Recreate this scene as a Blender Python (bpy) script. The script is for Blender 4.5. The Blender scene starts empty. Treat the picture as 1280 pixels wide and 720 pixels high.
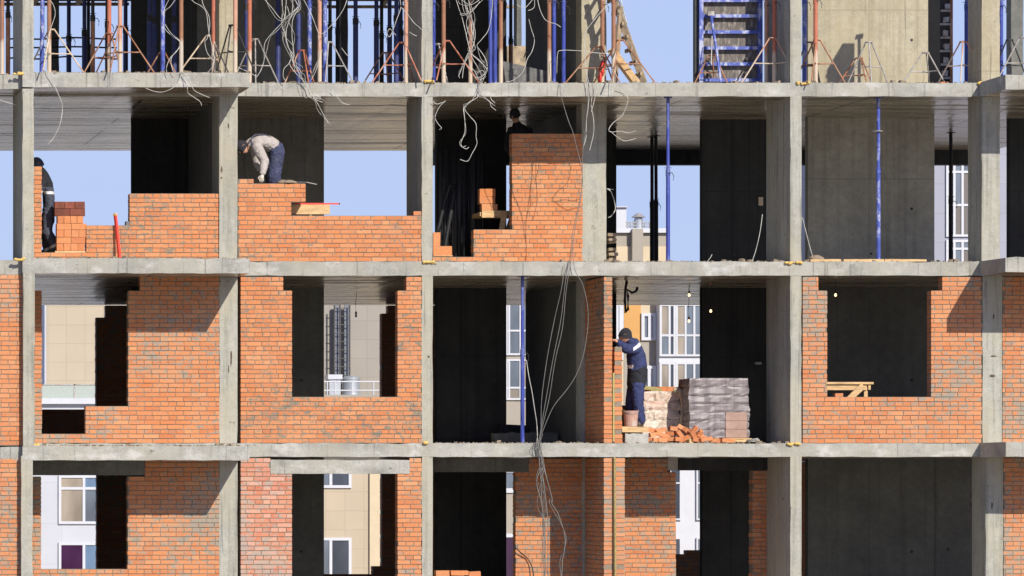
import bpy, math, random
from mathutils import Vector, noise, Matrix
random.seed(7)
S = bpy.context.scene
COL = S.collection
R = math.radians

# ------------------------------------------------------------------ space
DCAM = 74.0            # metres from the camera to the facade
FPX = 5513.0           # focal length in photo pixels
XV, YV = -446.0, 611.0 # principal point of the photograph (1280 x 720)
CX, CZ = -14.58, 5.0   # camera position
def X(px, d=0.0): return CX + (px - XV) * (DCAM + d) / FPX
def Z(py, d=0.0): return CZ + (YV - py) * (DCAM + d) / FPX
def P(px, py, d=0.0): return Vector((X(px, d), d, Z(py, d)))
FLOOR = {'top': 11.812, 'two': 8.812, 'three': 5.765, 'four': 2.718}
CEIL = {'top': 14.40, 'two': 11.584, 'three': 8.577, 'four': 5.537}

# ------------------------------------------------------------------ tagging
def tag(o, label=None, cat=None, group=None, kind=None):
    if label: o['label'] = label
    if cat: o['category'] = cat
    if group: o['group'] = group
    if kind: o['kind'] = kind
    return o
def thing(name, loc, label, cat, group=None, rz=0.0):
    o = bpy.data.objects.new(name, None)
    o.empty_display_size = 0.2
    COL.objects.link(o)
    o.location = loc
    o.rotation_euler = (0, 0, rz)
    return tag(o, label, cat, group)

class MB:
    def __init__(s):
        s.v = []; s.f = []; s.m = []; s.r = []
    def add(s, vs, fs, mat=0, rnd=None):
        b = len(s.v)
        s.v += [tuple(v) for v in vs]
        rr = random.random() if rnd is None else rnd
        for f in fs:
            s.f.append(tuple(i + b for i in f)); s.m.append(mat); s.r.append(rr)
        return s
    def box(s, x0, x1, y0, y1, z0, z1, mat=0, rnd=None, jit=0.0):
        vs = [(x0,y0,z0),(x1,y0,z0),(x1,y1,z0),(x0,y1,z0),(x0,y0,z1),(x1,y0,z1),(x1,y1,z1),(x0,y1,z1)]
        if jit: vs = [tuple(c + random.uniform(-jit, jit) for c in v) for v in vs]
        return s.add(vs, [(0,3,2,1),(4,5,6,7),(0,1,5,4),(1,2,6,5),(2,3,7,6),(3,0,4,7)], mat, rnd)
    def obox(s, c, size, M=None, mat=0, rnd=None, jit=0.0):
        hx, hy, hz = size[0]/2, size[1]/2, size[2]/2
        c = Vector(c)
        vs = []
        for z in (-hz, hz):
            for (x, y) in ((-hx,-hy),(hx,-hy),(hx,hy),(-hx,hy)):
                p = Vector((x, y, z))
                if M is not None: p = M @ p
                p = p + c
                if jit: p = p + Vector([random.uniform(-jit, jit) for _ in range(3)])
                vs.append(p)
        return s.add(vs, [(0,3,2,1),(4,5,6,7),(0,1,5,4),(1,2,6,5),(2,3,7,6),(3,0,4,7)], mat, rnd)
    def beam(s, a, b, w, h, mat=0, rnd=None):
        a, b = Vector(a), Vector(b)
        q = (b - a).to_track_quat('X', 'Z').to_matrix()
        return s.obox((a + b) / 2, ((b - a).length, w, h), q, mat, rnd)
    def rod(s, a, b, r0, r1=None, n=8, mat=0, rnd=None):
        r1 = r0 if r1 is None else r1
        a, b = Vector(a), Vector(b)
        q = (b - a).to_track_quat('Z', 'Y').to_matrix()
        vs = []
        for (c, r) in ((a, r0), (b, r1)):
            for i in range(n):
                t = 2 * math.pi * i / n
                vs.append(c + q @ Vector((math.cos(t) * r, math.sin(t) * r, 0)))
        fs = [(i, (i+1) % n, n + (i+1) % n, n + i) for i in range(n)]
        fs += [tuple(range(n-1, -1, -1)), tuple(range(n, 2*n))]
        return s.add(vs, fs, mat, rnd)
    def tube(s, pts, r, n=6, mat=0, rnd=None):
        pts = [Vector(p) for p in pts]
        vs = []; fs = []
        for k, p in enumerate(pts):
            t = (pts[min(k+1, len(pts)-1)] - pts[max(k-1, 0)])
            if t.length < 1e-6: t = Vector((0, 0, 1))
            q = t.to_track_quat('Z', 'Y').to_matrix()
            for i in range(n):
                a = 2 * math.pi * i / n
                vs.append(p + q @ Vector((math.cos(a) * r, math.sin(a) * r, 0)))
        for k in range(len(pts) - 1):
            for i in range(n):
                j = (i + 1) % n
                fs.append((k*n+i, k*n+j, (k+1)*n+j, (k+1)*n+i))
        fs.append(tuple(range(n-1, -1, -1)))
        fs.append(tuple(range((len(pts)-1)*n, len(pts)*n)))
        return s.add(vs, fs, mat, rnd)
    def lathe(s, c, prof, n=20, mat=0, rnd=None):
        c = Vector(c); vs = []; fs = []
        for (r, z) in prof:
            for i in range(n):
                a = 2*math.pi*i/n
                vs.append(c + Vector((r*math.cos(a), r*math.sin(a), z)))
        for k in range(len(prof)-1):
            for i in range(n):
                j = (i+1) % n
                fs.append((k*n+i, k*n+j, (k+1)*n+j, (k+1)*n+i))
        fs.append(tuple(range(n-1, -1, -1)))
        fs.append(tuple(range((len(prof)-1)*n, len(prof)*n)))
        return s.add(vs, fs, mat, rnd)
    def prism(s, poly, y0, y1, mat=0, rnd=None):   # poly of (x,z), counter-clockwise seen from -y
        n = len(poly)
        vs = [(x, y0, z) for x, z in poly] + [(x, y1, z) for x, z in poly]
        fs = [tuple(range(n)), tuple(range(2*n-1, n-1, -1))]
        fs += [((i+1) % n, i, n+i, n+(i+1) % n) for i in range(n)]
        return s.add(vs, fs, mat, rnd)
    def build(s, name, mats, parent=None, smooth=False, origin=None, bevel=0.0):
        if not isinstance(mats, (list, tuple)): mats = [mats]
        if parent is not None: o0 = Vector(parent_loc(parent))
        elif origin is not None: o0 = Vector(origin)
        else:
            xs = [v[0] for v in s.v]; ys = [v[1] for v in s.v]; zs = [v[2] for v in s.v]
            o0 = Vector(((min(xs)+max(xs))/2, (min(ys)+max(ys))/2, min(zs)))
        me = bpy.data.meshes.new(name)
        me.from_pydata([(v[0]-o0.x, v[1]-o0.y, v[2]-o0.z) for v in s.v], [], s.f)
        for m in mats: me.materials.append(m)
        me.polygons.foreach_set('material_index', s.m)
        if smooth: me.polygons.foreach_set('use_smooth', [True]*len(s.f))
        at = me.attributes.new('rnd', 'FLOAT', 'FACE')
        at.data.foreach_set('value', s.r)
        me.update()
        o = bpy.data.objects.new(name, me)
        COL.objects.link(o)
        if parent is not None: o.parent = parent
        else: o.location = o0
        if bevel:
            b = o.modifiers.new('bevel', 'BEVEL'); b.width = bevel; b.segments = 2; b.limit_method = 'ANGLE'
        return o
def parent_loc(o):
    p = Vector(o.location)
    while o.parent is not None:
        o = o.parent; p = p + Vector(o.location)
    return p
def copy_tree(o, parent=None):
    c = o.copy(); COL.objects.link(c)
    if parent is not None: c.parent = parent
    for ch in list(o.children): copy_tree(ch, c)
    return c

# ------------------------------------------------------------------ materials
def new_mat(name):
    m = bpy.data.materials.new(name); m.use_nodes = True
    nt = m.node_tree; nt.nodes.clear()
    out = nt.nodes.new('ShaderNodeOutputMaterial')
    b = nt.nodes.new('ShaderNodeBsdfPrincipled')
    nt.links.new(b.outputs[0], out.inputs[0])
    return m, nt, b
def node(nt, t, **k):
    n = nt.nodes.new(t)
    for a, v in k.items():
        if a.startswith('i_'): n.inputs[a[2:].replace('_', ' ')].default_value = v
        else: setattr(n, a, v)
    return n
def ramp(nt, src, stops):
    r = nt.nodes.new('ShaderNodeValToRGB')
    e = r.color_ramp.elements
    while len(e) > 1: e.remove(e[-1])
    e[0].position, e[0].color = stops[0][0], (*stops[0][1], 1)
    for p, c in stops[1:]:
        q = e.new(p); q.color = (*c, 1)
    nt.links.new(src, r.inputs[0])
    return r
def coords(nt, scale=(1,1,1), loc=(0,0,0)):
    g = node(nt, 'ShaderNodeNewGeometry')
    mp = node(nt, 'ShaderNodeMapping')
    mp.inputs['Scale'].default_value = scale
    mp.inputs['Location'].default_value = loc
    nt.links.new(g.outputs['Position'], mp.inputs[0])
    return mp.outputs[0]
def ocoords(nt, scale=(1,1,1)):
    g = node(nt, 'ShaderNodeTexCoord')
    mp = node(nt, 'ShaderNodeMapping')
    mp.inputs['Scale'].default_value = scale
    nt.links.new(g.outputs['Object'], mp.inputs[0])
    return mp.outputs[0]
def nz(nt, vec, scale, detail=5, rough=.55, dist=0.0):
    n = node(nt, 'ShaderNodeTexNoise')
    n.inputs['Scale'].default_value = scale; n.inputs['Detail'].default_value = detail
    n.inputs['Roughness'].default_value = rough; n.inputs['Distortion'].default_value = dist
    nt.links.new(vec, n.inputs['Vector'])
    return n.outputs['Fac']
def mix(nt, fac, a, b, mode='MIX'):
    m = node(nt, 'ShaderNodeMix', data_type='RGBA', blend_type=mode)
    def put(sock, v):
        if hasattr(v, 'links'): nt.links.new(v, sock)
        else: sock.default_value = v if isinstance(v, (int, float)) else (*v, 1)
    put(m.inputs[0], fac); put(m.inputs[6], a); put(m.inputs[7], b)
    return m.outputs[2]
def bump(nt, b, h, strength=.3, dist=.01):
    n = node(nt, 'ShaderNodeBump'); n.inputs['Strength'].default_value = strength; n.inputs['Distance'].default_value = dist
    nt.links.new(h, n.inputs['Height']); nt.links.new(n.outputs[0], b.inputs['Normal'])

def concrete(name, lo, hi, streak=(6, 6, .5), stain=(.10,.095,.08), stain_amt=.5, rough=.9, pale=None, seams=None, warm=None):
    m, nt, b = new_mat(name)
    c = coords(nt)
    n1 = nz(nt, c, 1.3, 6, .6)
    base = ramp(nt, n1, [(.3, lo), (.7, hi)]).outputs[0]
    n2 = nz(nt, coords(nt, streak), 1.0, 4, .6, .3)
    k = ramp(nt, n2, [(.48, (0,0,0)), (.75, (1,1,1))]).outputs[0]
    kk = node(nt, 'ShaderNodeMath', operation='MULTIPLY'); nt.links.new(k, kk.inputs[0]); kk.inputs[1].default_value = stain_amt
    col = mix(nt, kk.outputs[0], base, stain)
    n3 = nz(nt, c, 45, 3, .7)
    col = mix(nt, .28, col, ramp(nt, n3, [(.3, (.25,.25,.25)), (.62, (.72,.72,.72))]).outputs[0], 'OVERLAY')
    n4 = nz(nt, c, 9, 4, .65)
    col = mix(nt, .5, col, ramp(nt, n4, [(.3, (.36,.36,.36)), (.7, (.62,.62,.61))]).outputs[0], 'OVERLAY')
    if warm:
        n6 = nz(nt, coords(nt, (1.6, 1.6, .8), (3, 1, 8)), 1.0, 4, .6)
        col = mix(nt, ramp(nt, n6, [(.42, (0,0,0)), (.62, (.6,.6,.6))]).outputs[0], col, warm)
        n7 = nz(nt, coords(nt, (14, 14, .55), (9, 2, 4)), 1.0, 3, .55)
        col = mix(nt, ramp(nt, n7, [(.60, (0,0,0)), (.68, (.55,.55,.55))]).outputs[0], col, tuple(v * .42 for v in lo))
        n8 = nz(nt, coords(nt, (5, 5, 7), (1, 6, 2)), 1.0, 6, .75)
        col = mix(nt, ramp(nt, n8, [(.63, (0,0,0)), (.67, (.7,.7,.7))]).outputs[0], col, tuple(v * .35 for v in lo))
    if pale:
        n5 = nz(nt, coords(nt, (2.2, 2.2, 3.5), (7, 3, 1)), 1.0, 5, .6)
        col = mix(nt, ramp(nt, n5, [(.55, (0,0,0)), (.68, (.75,.75,.75))]).outputs[0], col, pale)
    if seams:
        g = node(nt, 'ShaderNodeSeparateXYZ'); nt.links.new(coords(nt), g.inputs[0])
        acc = None
        for axis, per in seams:
            q = node(nt, 'ShaderNodeMath', operation='MODULO'); nt.links.new(g.outputs[axis], q.inputs[0]); q.inputs[1].default_value = per
            ab = node(nt, 'ShaderNodeMath', operation='ABSOLUTE'); nt.links.new(q.outputs[0], ab.inputs[0])
            lt = node(nt, 'ShaderNodeMath', operation='LESS_THAN'); nt.links.new(ab.outputs[0], lt.inputs[0]); lt.inputs[1].default_value = .018
            if acc is None: acc = lt.outputs[0]
            else:
                mx = node(nt, 'ShaderNodeMath', operation='MAXIMUM'); nt.links.new(acc, mx.inputs[0]); nt.links.new(lt.outputs[0], mx.inputs[1]); acc = mx.outputs[0]
        sc = node(nt, 'ShaderNodeMath', operation='MULTIPLY'); nt.links.new(acc, sc.inputs[0]); sc.inputs[1].default_value = .45
        col = mix(nt, sc.outputs[0], col, stain)
    nt.links.new(col, b.inputs['Base Color'])
    b.inputs['Roughness'].default_value = rough
    hb = node(nt, 'ShaderNodeMath', operation='ADD'); nt.links.new(n3, hb.inputs[0]); nt.links.new(n4, hb.inputs[1])
    bump(nt, b, hb.outputs[0], .5, .012)
    return m

def ceiling_mat():
    m, nt, b = new_mat('formwork_ceiling')
    n1 = nz(nt, coords(nt, (.10, 1.5, 1)), 1.6, 4, .6)
    base = ramp(nt, n1, [(.30, (.07,.058,.045)), (.42, (.19,.155,.11)), (.5, (.34,.285,.205)), (.57, (.19,.155,.11)), (.63, (.40,.34,.25)), (.75, (.16,.13,.095))]).outputs[0]
    n2 = nz(nt, coords(nt, (.5, 4.5, 1), (3, 0, 0)), 1.5, 3, .5)
    base = mix(nt, .55, base, ramp(nt, n2, [(.35, (.3,.3,.3)), (.65, (.66,.65,.64))]).outputs[0], 'OVERLAY')
    n3 = nz(nt, coords(nt, (.28, 1.6, 1), (9, 4, 0)), 1.0, 5, .7, 1.2)
    crack = ramp(nt, n3, [(.485, (0,0,0)), (.497, (1,1,1)), (.503, (1,1,1)), (.515, (0,0,0))]).outputs[0]
    gate = ramp(nt, nz(nt, coords(nt, (.5,.6,1), (2, 8, 0)), 1.0, 2), [(.5, (0,0,0)), (.58, (.85,.85,.85))]).outputs[0]
    k = node(nt, 'ShaderNodeMath', operation='MULTIPLY'); nt.links.new(crack, k.inputs[0]); nt.links.new(gate, k.inputs[1])
    base = mix(nt, k.outputs[0], base, (.02,.018,.015))
    # dark open joints between the formwork sheets, broken up by noise
    wob = nz(nt, coords(nt, (1.5, 1.5, 1), (5, 5, 0)), 2.0, 4, .7)
    g = node(nt, 'ShaderNodeSeparateXYZ'); nt.links.new(coords(nt), g.inputs[0])
    acc = None
    for axis, per, wd, amp, gl in (('Y', 2.44, .05, .12, (2, 8, 0)), ('X', 3.05, .035, .10, (7, 1, 3))):
        o = node(nt, 'ShaderNodeMath', operation='MULTIPLY_ADD'); nt.links.new(wob, o.inputs[0]); o.inputs[1].default_value = amp
        nt.links.new(g.outputs[axis], o.inputs[2])
        q = node(nt, 'ShaderNodeMath', operation='FLOORED_MODULO'); nt.links.new(o.outputs[0], q.inputs[0]); q.inputs[1].default_value = per
        lt = node(nt, 'ShaderNodeMath', operation='LESS_THAN'); nt.links.new(q.outputs[0], lt.inputs[0]); lt.inputs[1].default_value = wd
        gt = ramp(nt, nz(nt, coords(nt, (.45, .45, 1), gl), 1.0, 3, .6), [(.49, (0,0,0)), (.52, (1,1,1))]).outputs[0]
        k2 = node(nt, 'ShaderNodeMath', operation='MULTIPLY'); nt.links.new(lt.outputs[0], k2.inputs[0]); nt.links.new(gt, k2.inputs[1])
        if acc is None: acc = k2.outputs[0]
        else:
            mx = node(nt, 'ShaderNodeMath', operation='MAXIMUM'); nt.links.new(acc, mx.inputs[0]); nt.links.new(k2.outputs[0], mx.inputs[1]); acc = mx.outputs[0]
    base = mix(nt, acc, base, (.012,.010,.008))
    sp = node(nt, 'ShaderNodeMath', operation='MULTIPLY_ADD'); nt.links.new(acc, sp.inputs[0]); sp.inputs[1].default_value = -.48; sp.inputs[2].default_value = .5
    nt.links.new(sp.outputs[0], b.inputs['Specular IOR Level'])
    nt.links.new(base, b.inputs['Base Color'])
    rr = ramp(nt, n1, [(.35, (.38,)*3), (.5, (.22,)*3), (.65, (.30,)*3)]); nt.links.new(rr.outputs[0], b.inputs['Roughness'])
    bump(nt, b, n2, .12, .01)
    return m

def brick_mat(name, cols, smear=.5, smear_col=(.30,.275,.22), dull=0.0):
    m, nt, b = new_mat(name)
    a = node(nt, 'ShaderNodeAttribute', attribute_name='rnd')
    n = len(cols)
    r = ramp(nt, a.outputs['Fac'], [(i / n, c) for i, c in enumerate(cols)])
    r.color_ramp.interpolation = 'LINEAR'
    c = coords(nt)
    n1 = nz(nt, c, 30, 4, .65)
    col = mix(nt, .5, r.outputs[0], ramp(nt, n1, [(.3, (.33,.33,.33)), (.7, (.64,.63,.62))]).outputs[0], 'OVERLAY')
    # mortar smears and droppings
    n2 = nz(nt, coords(nt, (5.0, 5.0, 9.5)), 1.0, 5, .68, .5)
    n3 = nz(nt, coords(nt, (.55,.55,.55), (4, 2, 9)), 1.0, 3, .6)
    ad = node(nt, 'ShaderNodeMath', operation='ADD'); nt.links.new(n2, ad.inputs[0])
    m3 = node(nt, 'ShaderNodeMath', operation='MULTIPLY'); nt.links.new(n3, m3.inputs[0]); m3.inputs[1].default_value = .55
    nt.links.new(m3.outputs[0], ad.inputs[1])
    t = 1.045 - smear * .2
    msk = ramp(nt, ad.outputs[0], [(max(0, t - .02), (0,0,0)), (min(1, t + .03), (.92,.92,.92))]).outputs[0]
    sc = mix(nt, nz(nt, c, 22, 3), smear_col, tuple(v * .6 for v in smear_col))
    col = mix(nt, msk, col, sc)
    # speckles of mortar smeared over the joints
    n5 = nz(nt, coords(nt, (13, 13, 21), (2, 7, 5)), 1.0, 3, .6, .3)
    a5 = node(nt, 'ShaderNodeMath', operation='ADD'); nt.links.new(n5, a5.inputs[0])
    m5 = node(nt, 'ShaderNodeMath', operation='MULTIPLY'); nt.links.new(n3, m5.inputs[0]); m5.inputs[1].default_value = .5; nt.links.new(m5.outputs[0], a5.inputs[1])
    t5 = .985 - smear * .16
    col = mix(nt, ramp(nt, a5.outputs[0], [(t5 - .05, (0,0,0)), (min(1, t5 + .05), (.75,)*3)]).outputs[0], col, tuple(v * .85 for v in smear_col))
    # thin cement film
    n4 = nz(nt, coords(nt, (1.1, 1.1, 1.6), (1, 5, 3)), 1.0, 4, .6)
    f = ramp(nt, n4, [(.45, (0,0,0)), (.75, (.22 + dull,)*3)]).outputs[0]
    col = mix(nt, f, col, (.52,.29,.16))
    nt.links.new(col, b.inputs['Base Color']); b.inputs['Roughness'].default_value = .88
    bump(nt, b, n1, .4, .006)
    return m

def plain(name, col, rough=.6, metal=0.0, var=.25, scale=14, dirt=None, dirt_amt=.5, dscale=6, stretch=(1,1,1), bumpy=0.0, rnd=0.0):
    m, nt, b = new_mat(name)
    c = ocoords(nt, stretch)
    n1 = nz(nt, c, scale, 4, .6)
    lo = tuple(max(0, v * (1 - var)) for v in col); hi = tuple(min(1, v * (1 + var)) for v in col)
    cc = ramp(nt, n1, [(.3, lo), (.7, hi)]).outputs[0]
    if rnd:
        a = node(nt, 'ShaderNodeAttribute', attribute_name='rnd')
        cc = mix(nt, 1.0, cc, ramp(nt, a.outputs['Fac'], [(0, (1 - rnd,)*3), (1, (1,)*3)]).outputs[0], 'MULTIPLY')
    if dirt:
        n2 = nz(nt, c, dscale, 5, .65)
        cc = mix(nt, ramp(nt, n2, [(.5, (0,0,0)), (.62, (dirt_amt,)*3)]).outputs[0], cc, dirt)
    nt.links.new(cc, b.inputs['Base Color'])
    b.inputs['Roughness'].default_value = rough; b.inputs['Metallic'].default_value = metal
    if bumpy: bump(nt, b, n1, bumpy, .01)
    return m

def panel_mat(name, col, step=.62, line=(.3,.26,.2), w=.02, off=(0, 0)):
    m, nt, b = new_mat(name)
    mp = coords(nt)
    br = node(nt, 'ShaderNodeTexBrick')
    br.offset = 0.0; br.squash = 1.0
    sx = node(nt, 'ShaderNodeSeparateXYZ'); nt.links.new(mp, sx.inputs[0])
    cb = node(nt, 'ShaderNodeCombineXYZ')
    for ax, o, i in (('X', off[0], 0), ('Z', off[1], 1)):
        ad = node(nt, 'ShaderNodeMath', operation='ADD'); nt.links.new(sx.outputs[ax], ad.inputs[0]); ad.inputs[1].default_value = 100 * step + o
        nt.links.new(ad.outputs[0], cb.inputs[i])
    nt.links.new(cb.outputs[0], br.inputs['Vector'])
    br.inputs['Scale'].default_value = 1.0
    br.inputs['Brick Width'].default_value = step; br.inputs['Row Height'].default_value = step
    br.inputs['Mortar Size'].default_value = w; br.inputs['Mortar Smooth'].default_value = .1
    br.inputs['Color1'].default_value = (*col, 1); br.inputs['Color2'].default_value = (*[v * .95 for v in col], 1)
    br.inputs['Mortar'].default_value = (*line, 1)
    n1 = nz(nt, mp, .7, 4)
    cc = mix(nt, .35, br.outputs['Color'], ramp(nt, n1, [(.3, (.44,)*3), (.7, (.56,)*3)]).outputs[0], 'OVERLAY')
    nt.links.new(cc, b.inputs['Base Color']); b.inputs['Roughness'].default_value = .55
    return m

def emit_mat(name, col, st):
    m = bpy.data.materials.new(name); m.use_nodes = True
    nt = m.node_tree; nt.nodes.clear()
    o = nt.nodes.new('ShaderNodeOutputMaterial'); e = nt.nodes.new('ShaderNodeEmission')
    e.inputs[0].default_value = (*col, 1); e.inputs[1].default_value = st
    nt.links.new(e.outputs[0], o.inputs[0])
    return m

M = {}
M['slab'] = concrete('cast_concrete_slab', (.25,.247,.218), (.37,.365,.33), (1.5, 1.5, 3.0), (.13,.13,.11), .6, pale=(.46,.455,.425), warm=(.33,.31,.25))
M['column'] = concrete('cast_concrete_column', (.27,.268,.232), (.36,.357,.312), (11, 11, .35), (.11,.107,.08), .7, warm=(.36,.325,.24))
M['wall_beige'] = concrete('sunlit_beige_concrete', (.30,.265,.185), (.38,.345,.25), (7, 7, .16), (.20,.165,.10), .7, seams=[('X', 1.2), ('Z', 1.5)], warm=(.34,.29,.18))  # warm sunlit tone put into the colour of the top storey concrete
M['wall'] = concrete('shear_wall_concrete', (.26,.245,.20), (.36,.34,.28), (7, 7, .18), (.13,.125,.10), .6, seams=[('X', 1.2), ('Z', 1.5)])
M['darkwall'] = concrete('shade_dark_concrete', (.018,.0185,.018), (.036,.036,.034), (9, 9, .10), (.008,.008,.009), .8, seams=[('X', 1.2), ('Z', 1.47)])  # interior shade put into the colour, near black instead of concrete grey
M['midwall'] = concrete('shade_grey_concrete', (.10,.10,.09), (.15,.15,.13), (7, 7, .16), (.08,.08,.07), .6, seams=[('X', 1.2)])  # concrete darkened in colour for walls and lintels standing in shade
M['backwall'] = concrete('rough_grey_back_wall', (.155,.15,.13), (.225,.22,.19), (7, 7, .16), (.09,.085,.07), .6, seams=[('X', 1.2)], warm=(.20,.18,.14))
M['block'] = concrete('concrete_block', (.30,.29,.26), (.40,.39,.35))
M['ceiling'] = ceiling_mat()
M['bounce_floor'] = concrete('pale_bounce_floor', (.50,.48,.43), (.62,.60,.54))  # unseen pale floor tone added to bounce light onto the ceilings
M['mortar'] = concrete('mortar', (.19,.145,.10), (.28,.225,.165), (8, 8, 8), (.10,.085,.065), .4)
OR = [(0.513, 0.183, 0.065), (0.47, 0.159, 0.056), (0.538, 0.217, 0.086), (0.495, 0.173, 0.06), (0.544, 0.247, 0.109), (0.439, 0.149, 0.056), (0.52, 0.197, 0.072), (0.501, 0.204, 0.085)]
M['brick'] = brick_mat('new_orange_brick', OR, .85, (.22,.205,.155))
M['brick_clean'] = brick_mat('clean_orange_brick', OR, .35, (.22,.205,.155))
M['brick_smear'] = brick_mat('mortar_smeared_brick', OR, 1.0, dull=.10)
M['brick_pale'] = brick_mat('lime_bloomed_brick', [(.47,.15,.08), (.52,.22,.14), (.42,.12,.06), (.54,.28,.2)], 1.25, (.40,.33,.28), .42)
M['loose'] = brick_mat('loose_brick', OR, .1)
M['loose_dark'] = plain('dark_fired_brick', (.20,.055,.03), .85, rnd=.4)
M['rust_stain'] = plain('rusty_gouge', (.085,.055,.035), .9, var=.5)
M['foam'] = plain('yellow_mounting_foam', (.62,.42,.12), .8, bumpy=.8, scale=30)
M['wood'] = plain('raw_pine', (.55,.36,.17), .75, var=.3, scale=4, stretch=(1, 8, 8), dirt=(.32,.22,.12), dirt_amt=.5)
M['wood_grey'] = plain('weathered_timber', (.30,.23,.15), .85, var=.4, scale=5, dirt=(.16,.14,.11), dirt_amt=.6)
M['ply'] = plain('used_plywood', (.115,.098,.085), .8, var=.35, scale=5, dirt=(.36,.33,.28), dirt_amt=.55, dscale=9, stretch=(3, 3, .8))
M['blue'] = plain('blue_painted_steel', (.05,.08,.34), .5, var=.25, scale=9, dirt=(.42,.44,.5), dirt_amt=.8, dscale=9, stretch=(1, 1, .5))
M['blue_clean'] = plain('blue_prop_paint', (.030,.050,.27), .45, var=.2, scale=9, dirt=(.25,.28,.42), dirt_amt=.45, dscale=5, stretch=(1, 1, .3))
M['navy'] = plain('dark_blue_paint', (.02,.03,.13), .55, var=.3, dirt=(.12,.12,.14), dirt_amt=.3)
M['red'] = plain('red_oxide_paint', (.38,.125,.07), .6, var=.25, scale=6, dirt=(.50,.40,.30), dirt_amt=.55, stretch=(1, 1, .4))
M['rust'] = plain('rusty_steel', (.30,.13,.065), .75, var=.4, scale=7, dirt=(.42,.33,.24), dirt_amt=.6, stretch=(1, 1, .4))
M['cream'] = plain('cement_splashed_steel', (.52,.42,.30), .8, var=.3, dirt=(.35,.16,.08), dirt_amt=.6, stretch=(1, 1, .5))
M['black_steel'] = plain('blackened_steel', (.025,.024,.024), .7, var=.4)
M['greysteel'] = plain('grey_galvanised_steel', (.33,.32,.30), .55, metal=.2, var=.3, dirt=(.3,.17,.1), dirt_amt=.4)
M['white_cable'] = plain('white_cable_sheath', (.44,.43,.39), .6, var=.35, scale=5)
M['grey_cable'] = plain('grey_cable_sheath', (.15,.147,.135), .6, var=.2, scale=3)
M['dark_cable'] = plain('black_rubber_cable', (.013,.013,.013), .6)
M['film'] = None
M['plastic_black'] = plain('black_plastic', (.02,.02,.022), .5)
M['tub'] = plain('grey_mortar_trough_steel', (.10,.10,.10), .7, var=.3, dirt=(.2,.2,.19))
M['redpaint'] = plain('red_level_paint', (.70,.05,.03), .45, var=.1)
M['yellowlevel'] = plain('yellow_level_paint', (.33,.28,.09), .5, var=.15)
M['glass'] = None
M['earth'] = None
# people
M['skin'] = plain('skin', (.50,.27,.18), .6, var=.08)
M['navycloth'] = plain('navy_work_cloth', (.022,.031,.095), .85, var=.35, scale=9, bumpy=.6)
M['blackcloth'] = plain('black_work_cloth', (.012,.013,.018), .9, var=.4, scale=9, bumpy=.6)
M['slatecloth'] = plain('dark_slate_work_cloth', (.050,.056,.080), .9, var=.35, scale=9, bumpy=.6)
M['bluecloth'] = plain('blue_dungaree_cloth', (.034,.041,.085), .9, var=.35, scale=8, dirt=(.10,.11,.15), dirt_amt=.4, bumpy=.6)
M['sweater'] = plain('pale_grey_knit', (.36,.325,.30), .95, var=.15, scale=22, bumpy=.5)
M['reflect'] = plain('silver_reflective_tape', (.60,.60,.58), .4, var=.08)
M['glove'] = plain('pale_work_glove', (.55,.50,.42), .9, var=.2)
M['shoe'] = plain('dusty_work_boot', (.05,.045,.04), .8, var=.4, dirt=(.3,.27,.22), dirt_amt=.4)
M['hair'] = plain('dark_knit_cap', (.018,.018,.024), .95, var=.3, scale=30, bumpy=.5)

def film_mat():
    m, nt, b = new_mat('grey_stretch_film')
    c = ocoords(nt, (1, 1, 8))
    n1 = nz(nt, c, 2.2, 5, .55, .2)
    cc = ramp(nt, n1, [(.3, (.135,.115,.12)), (.5, (.19,.165,.17)), (.66, (.235,.21,.212)), (.8, (.29,.27,.272))]).outputs[0]
    cc = mix(nt, .7, cc, ramp(nt, nz(nt, ocoords(nt, (17, 17, .8)), 1.0, 2), [(.4, (.36,.35,.35)), (.6, (.62,.61,.61))]).outputs[0], 'OVERLAY')
    nt.links.new(cc, b.inputs['Base Color'])
    b.inputs['Roughness'].default_value = .5
    n2 = nz(nt, ocoords(nt, (2, 2, 14)), 3.0, 4, .6, .5)
    bump(nt, b, n2, .15, .01)
    return m
def wrap_mat():
    m, nt, b = new_mat('pale_torn_film')
    n1 = nz(nt, ocoords(nt, (.8, .8, 5.5)), 2.2, 5, .55, .25)
    cc = ramp(nt, n1, [(.30, (.46,.27,.19)), (.44, (.52,.40,.32)), (.6, (.58,.50,.42)), (.75, (.54,.45,.34))]).outputs[0]
    nt.links.new(cc, b.inputs['Base Color']); b.inputs['Roughness'].default_value = .5
    bump(nt, b, nz(nt, ocoords(nt, (2, 2, 8)), 3.0, 4, .6, .3), .5, .03)
    return m
def glass_mat(name, col):
    m, nt, b = new_mat(name)
    n1 = nz(nt, coords(nt, (1, 1, .4)), 1.4, 2)
    nt.links.new(ramp(nt, n1, [(.35, tuple(v * .6 for v in col)), (.7, col)]).outputs[0], b.inputs['Base Color'])
    b.inputs['Roughness'].default_value = .06
    b.inputs['Specular IOR Level'].default_value = .6
    return m
def earth_mat():
    m, nt, b = new_mat('site_earth')
    c = coords(nt)
    cc = ramp(nt, nz(nt, c, .35, 8, .65), [(.3, (.34,.30,.24)), (.7, (.50,.46,.38))]).outputs[0]
    nt.links.new(cc, b.inputs['Base Color']); b.inputs['Roughness'].default_value = .95
    bump(nt, b, nz(nt, c, 3, 6), .6, .08)
    return m
M['film'] = film_mat(); M['wrap'] = wrap_mat(); M['earth'] = earth_mat()
M['glass'] = glass_mat('window_glass', (.16,.19,.23))
M['glass_dark'] = glass_mat('dark_window_glass', (.055,.065,.085))
M['glass_blue'] = glass_mat('blue_window_glass', (.16,.24,.36))
M['glass_warm'] = glass_mat('curtained_window_glass', (.34,.29,.23))
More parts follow.
